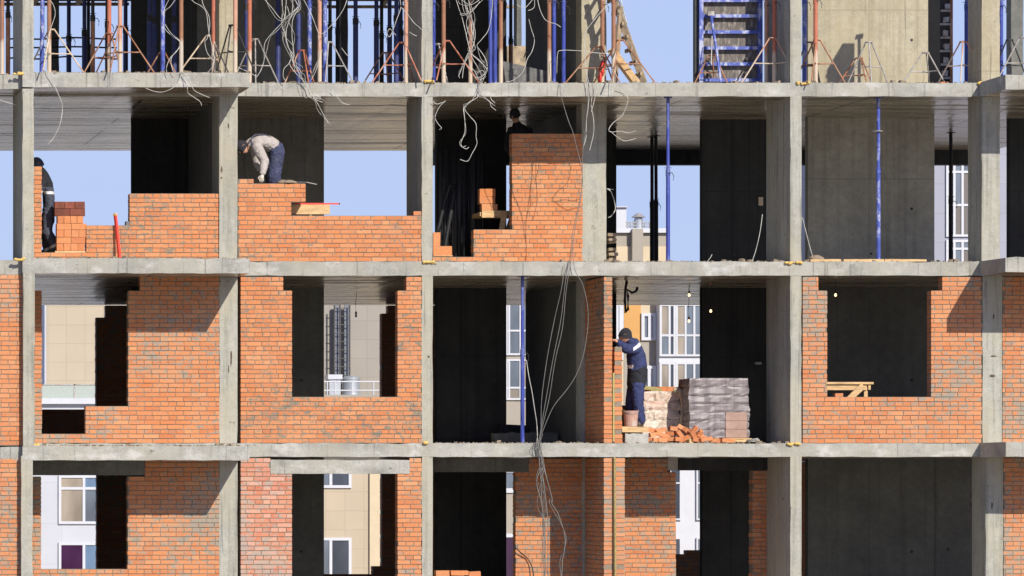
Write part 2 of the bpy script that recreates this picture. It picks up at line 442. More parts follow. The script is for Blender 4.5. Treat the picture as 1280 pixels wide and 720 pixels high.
M['glass_plum'] = glass_mat('plum_curtain_glass', (.055,.02,.06))
M['pvc'] = plain('white_window_plastic', (.50,.51,.54), .35, var=.04, scale=2)
M['whitepanel'] = panel_mat('white_cladding', (.43,.445,.48), 1.3, (.38,.39,.43), .012)
M['beigepanel'] = panel_mat('beige_cladding', (.405,.335,.24), .613, (.34,.28,.20), .014, (X(67,70) % .613 * -1, 0))
M['shadepanel'] = panel_mat('shaded_beige_cladding', (.27,.245,.21), .62, (.22,.20,.17), .014)  # beige cladding greyed and darkened in colour for the shade on it
M['creampanel'] = plain('cream_render', (.50,.41,.28), .8, var=.05, scale=2)
M['orangepanel'] = plain('ochre_render', (.50,.27,.085), .8, var=.06, scale=2)
M['stonepanel'] = plain('grey_beige_render', (.30,.27,.225), .8, var=.06, scale=2)
M['lilacshade'] = panel_mat('lilac_shade_cladding', (.27,.28,.34), .9, (.23,.24,.28), .015)  # bluish shade of the tall block put into its cladding colour
M['brownpanel'] = plain('brown_spandrel', (.12,.105,.10), .5, var=.08)
M['duct'] = plain('blue_grey_duct', (.15,.17,.20), .5, var=.15, scale=3)
M['zinc'] = plain('zinc_sheet', (.42,.45,.48), .4, metal=.5, var=.12, scale=3)

# ------------------------------------------------------------------ brickwork
BW, BH, BT, JT = .25, .065, .12, .0125   # brick length, height, width, joint
CH = BH + JT
def spans(rects, u0=None):
    out = []
    zb = min(r[2] for r in rects); zt = max(r[3] for r in rects)
    n = int(round((zt - zb) / CH)) or 1
    ch = (zt - zb) / n if abs((zt - zb) / n - CH) < .012 else CH
    k = 0
    z = zb
    while z < zt - .02:
        zm = z + ch / 2
        iv = sorted([(r[0], r[1]) for r in rects if r[2] <= zm <= r[3]])
        mer = []
        for a, b in iv:
            if mer and a <= mer[-1][1] + .02: mer[-1][1] = max(mer[-1][1], b)
            else: mer.append([a, b])
        out.append((k, z, ch, mer))
        z += ch; k += 1
    return out
def brick_wall(name, rects, y0, y1, parent, mat, label=None, axis='x', header_every=3, top_jit=True, seed=0):
    """rects: (u0,u1,z0,z1); u runs along x (axis x, thickness y0..y1) or along y (axis y, thickness in x = y0..y1)"""
    rng = random.Random(seed)
    mb = MB()
    for k, z, ch, mer in spans(rects):
        header = (k % header_every == header_every - 1)
        L = (BT if header else BW) + JT
        off = {0: 0, 1: .5, 2: .25}[k % 3] * (BW + JT) + rng.uniform(-.012, .012)
        for a, b in mer:
            u = math.floor((a - off) / L) * L + off
            while u < b - .02:
                p, q = max(a, u), min(b, u + L - JT * rng.uniform(.75, 1.2))
                if q - p > .03:
                    f = y0 + rng.uniform(-.003, .003)
                    z0 = z + JT * .5 + rng.uniform(-.0015, .0015); z1 = z + ch - JT * .5 + rng.uniform(-.0015, .0015)
                    # corners slightly irregular
                    if axis == 'x': mb.box(p, q, f, y1 - .002, z0, z1, 0, rng.random(), .0016)
                    else: mb.box(f, y1 + rng.uniform(-.003, .003), p, q, z0, z1, 0, rng.random(), .0016)
                u += L
            last = k
            if axis == 'x': mb.box(a + .006, b - .006, y0 + .0075, y1 - .009, z - .0005, z + ch - (.007), 1, .5)
            else: mb.box(y0 + .0075, y1 - .0075, a + .006, b - .006, z - .0005, z + ch - .007, 1, .5)
            if axis == 'x': mb.box(a + .009, b - .009, y0 + .011, y1 - .012, z + ch - .012, z + ch + .0012, 1, .5)
            else: mb.box(y0 + .011, y1 - .011, a + .009, b - .009, z + ch - .012, z + ch + .0012, 1, .5)
    o = mb.build(name, [mat, M['mortar']], parent)
    if label: o['label'] = label
    return o
def rp(px0, px1, pt, zb, d=0.0, ztop=None):   # rect from photo measures to the world
    return (X(px0, d), X(px1, d), zb, ztop if ztop is not None else Z(pt, d))

# ------------------------------------------------------------------ rough concrete box
def rough(mb, x0, x1, y0, y1, z0, z1, seg=.18, j=.006, mat=0, botmat=None, axis='x', chip=.012, seed=1):
    """box whose long edges wander a little; axis = long axis"""
    rng = random.Random(seed)
    L = (x1 - x0) if axis == 'x' else (z1 - z0)
    n = max(2, int(L / seg))
    vs = []
    for i in range(n + 1):
        t = i / n
        def jj(): 
            v = rng.uniform(-j, j)
            return v
        def ch(): return rng.uniform(0, chip) if rng.random() < .3 else 0
        if axis == 'x':
            x = x0 + L * t
            vs += [(x, y0 + ch() + jj()*.4, z0 + jj()), (x, y1, z0), (x, y1, z1), (x, y0 + ch() + jj()*.4, z1 - ch() + jj())]
        else:
            z = z0 + L * t
            vs += [(x0 + ch() + jj()*.5, y0 + ch() + jj()*.4, z), (x1 - ch() + jj()*.5, y0 + ch() + jj()*.4, z), (x1, y1, z), (x0, y1, z)]
    b = len(mb.v); mb.v += vs
    for i in range(n):
        for k in range(4):
            a = b + i*4 + k; c = b + i*4 + (k+1) % 4
            if axis == 'x': f = (c, a, a + 4, c + 4)
            else: f = (a, c, c + 4, a + 4)
            mm = mat
            if axis == 'x' and k == 0 and botmat is not None: mm = botmat
            if axis == 'x' and k == 2 and botmat is not None: mm = botmat + 1
            mb.f.append(f); mb.m.append(mm); mb.r.append(.5)
    for e, rev in ((b, False), (b + n*4, True)):
        f = [e, e+1, e+2, e+3]
        if (axis == 'x') == rev: f = f[::-1]
        mb.f.append(tuple(f)); mb.m.append(mat); mb.r.append(.5)

# ================================================================== SETTING
g = MB()
NG = 60
ext = 900.0
vs = []
for i in range(NG + 1):
    for j in range(NG + 1):
        u = (i / NG * 2 - 1); v = (j / NG * 2 - 1)
        x = math.copysign(abs(u) ** 2.2, u) * ext; y = math.copysign(abs(v) ** 2.2, v) * ext + 20
        h = noise.noise(Vector((x * .05, y * .05, 0))) * .25 - .02
        vs.append((x, y, h if (abs(x) > 3 or y < -60) else h))
fs = [(i*(NG+1)+j, (i+1)*(NG+1)+j, (i+1)*(NG+1)+j+1, i*(NG+1)+j+1) for i in range(NG) for j in range(NG)]
g.add(vs, fs)
tag(g.build('ground', M['earth'], smooth=True, origin=(0, 0, 0)), 'bare earth of the building site', kind='structure')

# ================================================================== THE BUILDING FRAME
XL, XR = X(-230), X(1510)
BACK = 11.9
bld = thing('unfinished_building', (X(640), 6, 0), 'unfinished concrete frame building with orange brick infill walls and open storeys', 'building')

# slabs: main plate from the facade back, plus balcony plates that stick out towards the street
def slab(name, zt, th, lab=None, left_dz=0.0, top=False, seed=1):
    mb = MB()
    x1 = XR if not top else X(752)
    rough(mb, X(296), x1, 0, BACK, zt - th, zt, seed=seed, botmat=1)
    mb2 = MB()
    rough(mb2, XL, X(296) - .002, .003, BACK, zt - th + .001, zt - .001, seed=seed+1, botmat=1)
    o = mb.build('floor_slab', [M['slab'], M['ceiling'], M['bounce_floor']], bld)
    o2 = mb2.build('floor_slab', [M['slab'], M['ceiling'], M['bounce_floor']], bld)
    # left balcony
    m3 = MB()
    rough(m3, X(28.2, -1.35), X(312, -1.35), -1.35, 0.001, zt - th + left_dz - .012, zt + left_dz, seed=seed+2, botmat=1)
    m3.build('balcony_slab', [M['slab'], M['ceiling'], M['bounce_floor']], bld)
    m4 = MB()
    rough(m4, XL, X(28.0, -1.35), -1.2, 0.001, zt - th + left_dz - .03, zt + left_dz - .02, seed=seed+3, botmat=1)
    m4.build('floor_slab', [M['slab'], M['ceiling'], M['bounce_floor']], bld)
    if not top:
        m5 = MB()
        rough(m5, X(1257, -1.4), XR, -1.4, -.002, zt - th - .01, zt + .005, seed=seed+4, botmat=1)
        m5.build('balcony_slab', [M['slab'], M['ceiling'], M['bounce_floor']], bld)
slab('a', FLOOR['top'], .228, left_dz=.045, seed=11)
slab('b', FLOOR['two'], .235, left_dz=-.015, seed=21)
slab('c', FLOOR['three'], .228, left_dz=-.055, seed=31)
slab('d', FLOOR['four'], .228, left_dz=-.05, seed=41)
slab('e', 14.80, .22, left_dz=.045, top=True, seed=51)

# rear edge beam, storey two (right part)
mb = MB(); mb.box(X(541, BACK), XR, BACK - .3, BACK - .003, Z(207, BACK), FLOOR['top'] - .2, 0)
mb.build('edge_beam', [M['darkwall']], bld)

# ground storey, below the picture
for px in (20, 285, 534, 745, 995, 1240):
    mb = MB(); rough(mb, X(px) - .2, X(px) + .2, .05, .8, -.3, FLOOR['four'] - .2, axis='z', seed=px)
    mb.build('column', M['column'], bld)
brick_wall('brick_wall', [(XL, XR, -.2, FLOOR['four'] - .23)], .85, 1.1, bld, M['brick_smear'], header_every=4, seed=90)

ROWS = ['top', 'two', 'three', 'four']
def col(px0, px1, d0, depth, rows, mat='column', seed=0, top=14.38):
    for r in rows:
        zb = FLOOR[r] - .004; zt = {'top': top, 'two': FLOOR['top'] - .22, 'three': FLOOR['two'] - .228, 'four': FLOOR['three'] - .22}[r]
        if d0 < -.5: zb -= .06; zt += .0
        mb = MB()
        rough(mb, X(px0, d0), X(px1, d0), d0, d0 + depth, zb, zt, seg=.22, j=.004, chip=.010, axis='z', seed=seed + hash(r) % 7)
        mb.build('column', M[mat], bld)
def hsh(s): return sum(ord(c) for c in s)
hash = hsh
col(28.0, 42.3, -1.348, 1.85, ('top', 'two'), seed=1)
col(29.0, 43.5, -1.348, 1.15, ('three',), seed=2)
col(26.5, 41.0, -1.348, 1.15, ('four',), seed=3)
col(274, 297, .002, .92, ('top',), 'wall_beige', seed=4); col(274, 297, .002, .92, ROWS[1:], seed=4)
col(527, 541, .002, 1.46, ROWS, seed=5)
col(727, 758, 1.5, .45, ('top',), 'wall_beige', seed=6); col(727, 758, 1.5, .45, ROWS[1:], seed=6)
col(988, 1002, .002, 1.58, ROWS, seed=7)
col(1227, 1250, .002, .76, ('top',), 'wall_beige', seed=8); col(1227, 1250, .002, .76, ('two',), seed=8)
col(1228, 1253, .002, .76, ('three',), seed=9)
col(1232, 1254, .002, .76, ('four',), seed=10)
# rear columns
for px0, px1 in ((63, 74), (426, 435), (646, 652), (1264, 1279)):
    d = 9.5
    for r in ROWS[:1]:
        mb = MB(); rough(mb, X(px0, d), X(px1, d), d, d + .3, FLOOR[r], CEIL[r] + .1, axis='z', seed=px0)
        mb.build('column', M['midwall'], bld)
# shear walls inside
def shear(px0, px1, d, rows, mat, th=.2):
    for r in rows:
        zb = FLOOR[r] - .004; zt = {'top': 14.55, 'two': FLOOR['top'] - .22, 'three': FLOOR['two'] - .228, 'four': FLOOR['three'] - .22}[r]
        mb = MB(); mb.box(X(px0, d), X(px1, d), d, d + th, zb, zt)
        mats = [M[mat], M['black_steel']]
        x0, x1 = X(px0, d), X(px1, d)
        k = 0
        for fx in (.18, .5, .82):
            for fz in (.35, 1.15, 1.95):
                if (k * 5 + int(px0)) % 4 == 1:
                    c = Vector((x0 + (x1 - x0) * fx, d, zb + fz + .02 * ((k * 3) % 4)))
                    mb.rod((c.x, d - .003, c.z), (c.x, d + .02, c.z), .022 + .005 * (k % 3), n=8, mat=1)
                k += 1
        mb.build('shear_wall', mats, bld)
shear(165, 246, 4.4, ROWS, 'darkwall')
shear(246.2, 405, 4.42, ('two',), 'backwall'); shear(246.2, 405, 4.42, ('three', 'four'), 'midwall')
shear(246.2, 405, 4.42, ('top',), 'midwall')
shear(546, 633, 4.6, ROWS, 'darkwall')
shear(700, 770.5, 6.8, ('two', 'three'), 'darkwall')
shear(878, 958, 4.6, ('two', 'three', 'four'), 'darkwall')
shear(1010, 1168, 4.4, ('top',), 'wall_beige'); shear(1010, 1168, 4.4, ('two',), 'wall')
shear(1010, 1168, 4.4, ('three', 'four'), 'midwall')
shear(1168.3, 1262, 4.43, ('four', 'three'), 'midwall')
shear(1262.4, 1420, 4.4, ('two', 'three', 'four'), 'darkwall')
# cross walls running into the depth
def cross(px0, px1, dref, d0, d1, rows, mat):
    for r in rows:
        zb = FLOOR[r] - .004; zt = {'top': 14.38, 'two': FLOOR['top'] - .22, 'three': FLOOR['two'] - .228, 'four': FLOOR['three'] - .22}[r]
        mb = MB(); mb.box(X(px0, dref), X(px1, dref), d0, d1, zb, zt)
        mb.build('shear_wall', M[mat], bld)
cross(276, 290, 0, .94, 4.39, ('two', 'three', 'four'), 'midwall')
cross(731.5, 744, 1.5, 1.97, 6.6, ROWS, 'midwall')
cross(-60, -46, 0, .5, 11, ('two', 'three', 'four'), 'midwall')

# ---- brick infill
F2, F3, F4 = FLOOR['two'], FLOOR['three'], FLOOR['four']
C3, C4 = CEIL['three'] - .02, CEIL['four'] - .02
brick_wall('brick_wall', [rp(36, 52.3, 208, F2), rp(52.3, 108, 316.5, F2), rp(108, 162, 282.3, F2), rp(162, 273, 242.4, F2)],
           .0, .25, bld, M['brick'], 'low stepped brick wall behind a standing red level', seed=1)
brick_wall('brick_wall', [rp(297.5, 382, 229.5, F2), rp(297.5, 317, 223.8, F2), rp(297.5, 364, 229.5, F2), rp(297.5, 526.5, 271, F2), rp(517, 526.5, 265, F2)][0:0] +
           [(X(297.5), X(364), F2, Z(229.5)), (X(364), X(382), Z(252), Z(229.5)), (X(297.5), X(317), Z(229.5), Z(223.8)), (X(364), X(526.5), F2, Z(271)), (X(517), X(526.5), Z(271), Z(265))],
           .0, .25, bld, M['brick'], 'half built brick wall under the bent bricklayer', seed=2)
D = 1.5
brick_wall('brick_wall', [rp(541, 592, 320.5, F2, D), rp(592, 640, 287, F2, D), rp(640, 728.5, 167, F2, D)], D, D + .25, bld, M['brick'],
           'tall freshly laid brick panel set back between columns', seed=3)
# storey three
brick_wall('brick_wall', [(X(-80, -1.2), X(29, -1.2), F3 - .05, C3 - .02)], -1.2, -.95, bld, M['brick_smear'], seed=4)
brick_wall('brick_wall', [rp(36, 52.5, 364, F3), rp(52.5, 107, 543.5, F3), rp(107, 160, 508.3, F3), (X(160), X(274), F3, Z(363)), (X(175), X(274), Z(363), C3)],
           .0, .25, bld, M['brick_smear'], 'shaded brick wall round a window and balcony door opening', seed=5)
brick_wall('brick_wall', [(X(301), X(354), F3, C3), (X(354), X(365), F3, Z(364)), (X(365), X(497), F3, Z(495.5)), (X(497), X(508), F3, Z(364)), (X(508), X(527), F3, C3)],
           .0, .25, bld, M['brick'], 'brick wall with a notched window opening onto a tank', seed=6)
brick_wall('brick_wall', [(X(1003.5), X(1023), F3, C3), (X(1023), X(1034), F3, Z(362)), (X(1034), X(1164), F3, Z(497)), (X(1164), X(1178), F3, Z(362)), (X(1178), X(1227.5), F3, C3)],
           .0, .25, bld, M['brick_smear'], 'brick wall with a dark window opening and a trestle in it', seed=7)
brick_wall('brick_wall', [(X(1253.3), X(1400), F3, C3)], .0, .25, bld, M['brick_smear'], seed=8)
brick_wall('brick_wall', [(.002, 1.495, F3, C3)], X(755), X(765.3), bld, M['brick'], 'narrow brick partition seen end on', axis='y', seed=9)
brick_wall('brick_wall', [(.03, .40, F3, Z(433.5))], X(768.5), X(778.3), bld, M['brick_clean'], 'slim unfinished brick leaf beside the worker in navy', axis='y', seed=10)
# storey four
brick_wall('brick_wall', [(X(-80, -1.2), X(26, -1.2), F4 - .05, C4 - .02)], -1.2, -.95, bld, M['brick_smear'], seed=11)
brick_wall('brick_wall', [(X(36), X(51.5), F4, Z(594.5)), (X(51.5), X(159.5), F4, Z(713)), (X(159.5), X(274), F4, Z(594.5)), (X(181), X(274), Z(594.5), C4)],
           .0, .25, bld, M['brick_smear'], 'brick wall half in the balcony shadow, lowest storey', seed=12)
brick_wall('brick_wall', [(X(301), X(365), F4, Z(592.5)), (X(301), X(338), Z(592.5), C4)], .0, .25, bld, M['brick_pale'], 'pale lime stained brick wall', seed=13)
brick_wall('brick_wall', [(X(365), X(497), F4, Z(732))], .0, .25, bld, M['brick_smear'], seed=14)
brick_wall('brick_wall', [(X(497), X(527), F4, Z(592.5)), (X(512), X(527), Z(592.5), C4)], .0, .25, bld, M['brick_smear'], seed=15)
brick_wall('brick_wall', [(X(644.5, D), X(728, D), F4, Z(590, D)), (X(661, D), X(728, D), Z(590, D), C4)], D, D + .25, bld, M['brick_smear'], seed=16)
brick_wall('brick_wall', [(.002, 1.495, F4, C4)], X(755), X(781), bld, M['brick_smear'], axis='y', seed=17)
brick_wall('brick_wall', [(X(759.5, D), X(845, D), F4, Z(588, D)), (X(759.5, D), X(834, D), Z(588, D), C4)], D, D + .25, bld, M['brick_smear'], seed=18)
brick_wall('brick_wall', [(X(942, D), X(985, D), F4, Z(588, D))], D + .09, D + .34, bld, M['brick_smear'], seed=19)
brick_wall('brick_wall', [(X(1254.3), X(1400), F4, C4)], .0, .25, bld, M['brick_smear'], seed=20)
# rear brickwork with window openings
B = BACK - .3
def rear(rects, seed):
    brick_wall('brick_wall', rects, B, B + .25, bld, M['brick_smear'], seed=seed)
def ro(px): return X(px, B)
zs3 = Z(514, B); zh = .22
rear([(ro(-140), ro(20), F3, C3), (ro(20), ro(120), F3, zs3), (ro(120), ro(132), F3, Z(397, B)), (ro(132), ro(372), F3, C3)], 31)
rear([(ro(372), ro(477), F3, Z(508, B)), (ro(477), ro(485), F3, Z(394, B)), (ro(485), ro(612), F3, C3)], 32)
rear([(ro(612), ro(690), F3, Z(540, B)), (ro(690), ro(768), F3, C3), (ro(768), ro(882), F3, Z(507, B)), (ro(882), ro(1350), F3, C3)], 33)
rear([(ro(-140), ro(20), F4, C4), (ro(20), ro(121), F4, Z(713, B)), (ro(121), ro(372), F4, C4), (ro(372), ro(466), F4, Z(719, B)), (ro(466), ro(477.5), F4, Z(710, B)), (ro(477.5), ro(612), F4, C4)], 34)
rear([(ro(612), ro(690), F4, Z(730, B)), (ro(690), ro(838), F4, C4), (ro(838), ro(858), F4, Z(693, B)), (ro(858), ro(884), F4, Z(689, B)), (ro(884), ro(1350), F4, C4)], 35)
# lintels
def lintel(px0, px1, pt, pb, d, th, mat='slab'):
    mb = MB(); rough(mb, X(px0, d), X(px1, d), d - .012, d + th, Z(pb, d), Z(pt, d), seg=.2, j=.004, seed=int(px0))
    return mb.build('lintel', M[mat], bld)
lintel(41, 181, 574.5, 594, 0, .24, 'midwall')  # shade on this and the loggia lintel put into a darker colour
lintel(338, 512, 574.8, 592.3, 0, .24, 'slab')
lintel(541.5, 661, 572.5, 590, D, .24, 'midwall')
lintel(834.3, 847, 572.5, 588, D, .24, 'block')
lintel(847.5, 986, 572.5, 588, D + .02, .24, 'darkwall')
# gouges and rust marks on the columns
for px, py, w_, h_, d_ in ((289, 447, 2.6, 26, 0), (286, 462, 1.4, 12, 0), (1240, 470, 8, 3.4, 0), (1242, 396, 2, 8, 0), (1240, 632, 2.2, 9, 0), (285.5, 157, 2, 7, 0), (277, 212, 2.2, 8, 0), (277, 222, 2.4, 2.4, 0), (1242, 445, 9, 1.6, 0), (536, 446, 3, 3, 0)):
    rng = random.Random(int(px + py)); mb = MB()
    n = 10; c = P(px, py, d_)
    mb.prism([(c.x + math.cos(a) * w_ / 149 * rng.uniform(.6, 1.15), c.z + math.sin(a) * h_ / 149 * rng.uniform(.6, 1.15)) for a in [2*math.pi*i/n for i in range(n)]], d_ - .004, d_ + .01)
    mb.build('rust_mark', M['rust_stain'], bld)
# yellow mounting foam squeezed out at column feet
def foam(px, py, d, w):
    rng = random.Random(int(px)); mb = MB()
    for i in range(13):
        c = P(px + rng.uniform(-w, w), py + rng.uniform(-1.2, 1.2), d - .02)
        r = rng.uniform(.014, .036)
        mb.lathe(c, [(.001, -r*.7), (r*.8, -r*.45), (r*1.05, 0), (r*.75, r*.5), (.001, r*.7)], 9)
    mb.build('foam_seal', M['foam'], bld, smooth=True)
foam(22, 91.5, -1.33, 6); foam(24, 324, -1.33, 6); foam(537, 102, 0, 6); foam(537, 328, 0, 8)
foam(992, 328.5, 0, 10); foam(1004, 104, 0, 7); foam(992, 555, 0, 7); foam(1228, 104, 0, 5); foam(534, 553.5, 0, 5); foam(45, 556, -1.3, 4)
# formwork carried by the props: joists and plywood under the slab being cast
mb = MB()
for k in range(15):
    y = .3 + k * .8
    mb.box(XL, X(750), y, y + .08, 14.46, 14.578)
for k in range(22):
    x = XL + .4 + k * .85
    if x < X(742): mb.box(x, x + .08, .1, BACK - .05, 14.40, 14.459)
mb.box(X(-150, BACK), X(160, BACK), BACK - .2, BACK - .06, Z(4.5, BACK), 14.398); mb.box(X(400, BACK), X(640, BACK), BACK - .2, BACK - .06, Z(11, BACK), 14.398)
t = thing('formwork_deck', (X(360), 6, 14.40), 'timber formwork joists under the topmost slab carried by the props', 'formwork')
mb.build('joist', M['wood_grey'], t)

# mortar crumbs along the slab edges
mb = MB(); rng = random.Random(5)
for zt, d0, x0, x1 in ((FLOOR['top'], .06, X(300), X(1228)), (FLOOR['two'], .06, X(541), X(1228)), (FLOOR['three'], .06, X(541), X(990)),
                       (FLOOR['top'] + .045, -1.3, X(28, -1.35), X(312, -1.35)), (FLOOR['two'] - .015, -1.3, X(28, -1.35), X(312, -1.35)), (FLOOR['three'] - .055, -1.3, X(28, -1.35), X(312, -1.35))):
    for i in range(int((x1 - x0) * 45)):
        r = rng.uniform(.004, .016) * (2.4 if rng.random() < .10 else 1)
        c = Vector((rng.uniform(x0, x1), d0 + rng.uniform(-.03, .15), zt + r * .4))
        mb.obox(c, (r*2, r*2, r*1.4), Matrix.Rotation(rng.uniform(0, 3), 3, 'Z'), 0, None, r*.4)
tag(mb.build('mortar_crumbs', M['mortar']), 'mortar crumbs and grit along the slab edges', 'rubble', kind='stuff')

# ================================================================== BUILDINGS BEHIND
def bg_wall(parent, name, px0, px1, pt, zb, d, depth, mat, zt=None):
    mb = MB(); mb.box(X(px0, d), X(px1, d), d, d + depth, zb, zt if zt is not None else Z(pt, d))
    return mb.build(name, mat, parent)
def bg_window(parent, px0, px1, py0, py1, d, panes, frame=.07, mulls=(), trans=(), reveal=.02):
    """frame with mullions (fractions) set proud of the wall; the panes are a sub-part"""
    x0, x1, z1, z0 = X(px0, d), X(px1, d), Z(py0, d), Z(py1, d)
    mb = MB(); y0, y1 = d - reveal - .05, d - .003
    xs = [x0] + [x0 + (x1 - x0) * m for m in mulls] + [x1]
    zs = [z1] + [z1 - (z1 - z0) * m for m in trans] + [z0]
    mb.box(x0, x0 + frame, y0, y1, z0, z1); mb.box(x1 - frame, x1, y0, y1, z0, z1)
    mb.box(x0 + frame, x1 - frame, y0 + .001, y1, z1 - frame, z1); mb.box(x0 + frame, x1 - frame, y0 + .001, y1, z0, z0 + frame)
    for m in xs[1:-1]: mb.box(m - frame*.5, m + frame*.5, y0 + .002, y1, z0 + frame, z1 - frame)
    for m in zs[1:-1]: mb.box(x0 + frame, x1 - frame, y0 + .004, y1, m - frame*.5, m + frame*.5)
    f = mb.build('window', M['pvc'], parent)
    pb = MB(); mats = []
    n = 0
    for j in range(len(zs) - 1):
        for i in range(len(xs) - 1):
            m = panes[n % len(panes)]; n += 1
            if m not in mats: mats.append(m)
            pb.box(xs[i] + .01, xs[i+1] - .01, d - .035, d - .004, zs[j+1] + .01, zs[j] - .01, mats.index(m))
    pb.build('pane', [M[m] for m in mats], f)
    return f

# white glazed block at far left with the beige upper storeys set back behind its roof terrace
d = 66.0
t = thing('apartment_building', (X(150, d), d, 0), 'white block with broad windows seen through the far left openings', 'building')
bg_wall(t, 'wall', -120, 300, 503, 0, d, 10, M['whitepanel'])
mb = MB(); mb.box(X(-120, d), X(300, d), d - .18, d + .3, Z(505, d), Z(498, d)); mb.build('parapet', M['pvc'], t)
for y0, y1, gl in ((594, 655, ('glass_warm', 'glass_blue', 'glass_warm', 'glass')), (678, 740, ('glass_plum', 'glass_blue'))):
    for px in (-20, 73):
        bg_window(t, px, px + 66, y0, y1, d, gl, .085, (.48,), (.27,) if y0 < 600 else ())
mb = MB()
for k in range(9): mb.box(X(-30 + k*41, d), X(-30 + k*41, d) + .05, d + .2, d + .25, Z(498, d), Z(480, d))
mb.box(X(-120, d), X(300, d), d + .2, d + .25, Z(481.5, d), Z(480, d))
mb.build('terrace_railing', M['greysteel'], t)
mb = MB(); mb.box(X(-120, d), X(300, d), d + .215, d + .235, Z(498, d), Z(481.5, d)); mb.build('railing_glass', plain('pale_green_glass', (.36,.40,.36), .15, var=.05), t)
d = 72.0
t = thing('apartment_building', (X(180, d), d, 0), 'beige panel clad block rising behind the white block at far left', 'building')
bg_wall(t, 'wall', 58, 330, 330, 0, d, 9, M['beigepanel'])
mb = MB(); mb.box(X(58, d) - .06, X(58, d) - .002, d + .01, d + 8.9, 0, Z(330, d) - .02); mb.build('side_wall', M['whitepanel'], t)

# beige lower block with small windows, tank on its roof, grey-beige block behind
d = 68.0
t = thing('apartment_building', (X(390, d), d, 0), 'beige tiled low block with white framed windows seen through the second window', 'building')
bg_wall(t, 'wall', 301, 462, 500, 0, d, 10, M['beigepanel'])
bg_wall(t, 'corner_wall', 462.2, 520, 500, 0, d - .1, 10, M['creampanel'])
for y0, y1 in ((560, 610), (672, 730)):
    bg_window(t, 392, 439, y0, y1, d, ('glass', 'glass_dark'), .09, (.45,))
mb = MB(); mb.box(X(301, d), X(520, d), d - .6, d - .45, Z(503, d), Z(494, d)); mb.build('parapet', M['stonepanel'], t)
mb = MB()
for px in (409, 419, 440, 467, 476, 490): mb.rod(P(px, 494, d), P(px, 476.5, d), .022)
for py in (477, 488): mb.rod(P(400, py, d), P(500, py, d), .02)
mb.build('roof_railing', M['pvc'], t)
mb = MB(); c = P(439, 495, d + 1.2)
mb.lathe(c, [(.30, 0), (.30, .06), (.29, .08), (.29, .52), (.30, .54), (.30, .6), (.1, .66), (.001, .66)], 24)
tag(mb.build('water_tank', M['zinc'], smooth=False, origin=c), 'pale blue metal drum on the roof behind the second window', 'tank')
t2 = thing('roof_hatch', P(417, 495, d + 1.0), 'small white capped box beside the drum on the far roof', 'roof hatch')
mb = MB(); mb.box(X(410, d+1), X(424, d+1), d + .7, d + 1.3, Z(495, d+1), Z(474.5, d+1)); mb.build('box', M['zinc'], t2)
mb = MB(); mb.box(X(408, d+1), X(426, d+1), d + .65, d + 1.35, Z(474.4, d+1), Z(468.5, d+1)); mb.build('cap', M['pvc'], t2)
d = 71.5
t = thing('apartment_building', (X(430, d), d, 0), 'plain grey-beige block carrying a metal lattice ladder', 'building')
bg_wall(t, 'wall', 331, 560, 320, 0, d, 10, M['shadepanel'])
t = thing('lattice_ladder', P(427, 500, d - .5), 'blue-grey lattice ladder rising up the grey-beige wall', 'ladder')
mb = MB()
mb.box(X(418, d-.3), X(425, d-.3), d - .3, d - .2, Z(500, d-.3), Z(381, d-.3)); mb.box(X(430.5, d-.3), X(437, d-.3), d - .3, d - .2, Z(500, d-.3), Z(381, d-.3))
mb.build('panel', M['duct'], t)
mb = MB()
for px in (418, 425, 437): mb.rod(P(px, 500, d - .45), P(px, 381, d - .45), .028)
for k in range(11): mb.rod(P(417, 385 + k*10.5, d - .47), P(438, 385 + k*10.5, d - .47), .016)
mb.build('rung_frame', plain('dark_ladder_steel', (.07,.065,.065), .6), t)

# block with white balconies seen in the middle
d = 70.0
t = thing('apartment_building', (X(640, d), d, 0), 'grey block with white ribbon windows seen in the narrow central gap', 'building')
bg_wall(t, 'wall', 590, 705, 330, 0, d, 10, M['stonepanel'])
bg_window(t, 600, 700, 376, 444, d, ('glass', 'glass'), .06, (.16, .33, .36, .5, .66, .83), (.55,))
bg_window(t, 600, 700, 449, 500, d, ('glass_warm', 'glass'), .06, (.16, .33, .36, .5, .66, .83), (.7,))
bg_window(t, 600, 700, 585, 616, d, ('glass', 'glass'), .15, (.5,))
bg_window(t, 600, 700, 667, 735, d, ('glass_plum', 'glass_plum'), .12, (.5,))

d = 70.0
t = thing('apartment_building', (X(800, d), d, 0), 'block with ochre panel and white glazed balcony behind the worker in navy', 'building')
bg_wall(t, 'wall', 706, 834, 308, 0, d, 11, M['creampanel'])
bg_wall(t, 'roof_storey', 706, 834, 291, Z(308, d) + .002, d + .05, 10.9, M['stonepanel'])
mb = MB(); mb.box(X(705, d), X(835.5, d), d - .1, d + .4, Z(291, d), Z(285.5, d)); mb.build('parapet', M['pvc'], t)
bg_wall(t, 'pilaster', 790.5, 804, 286, Z(327, d), d - .25, .24, M['stonepanel'])
bg_wall(t, 'ochre_panel', 780, 801, 378, Z(427, d), d - .02, .019, M['orangepanel'])
bg_wall(t, 'grey_panel', 780, 819, 427.2, Z(620, d), d - .02, .019, M['stonepanel'])
bg_window(t, 740, 779, 378, 450, d, ('glass', 'glass_warm'), .12, (.8, .9))
bg_window(t, 801, 819.5, 391.5, 425.5, d, ('glass', 'pvc'), .1, (.55,), reveal=.06)
bg_window(t, 800, 819.5, 457, 492, d, ('glass', 'pvc'), .1, (.55,), reveal=.06)
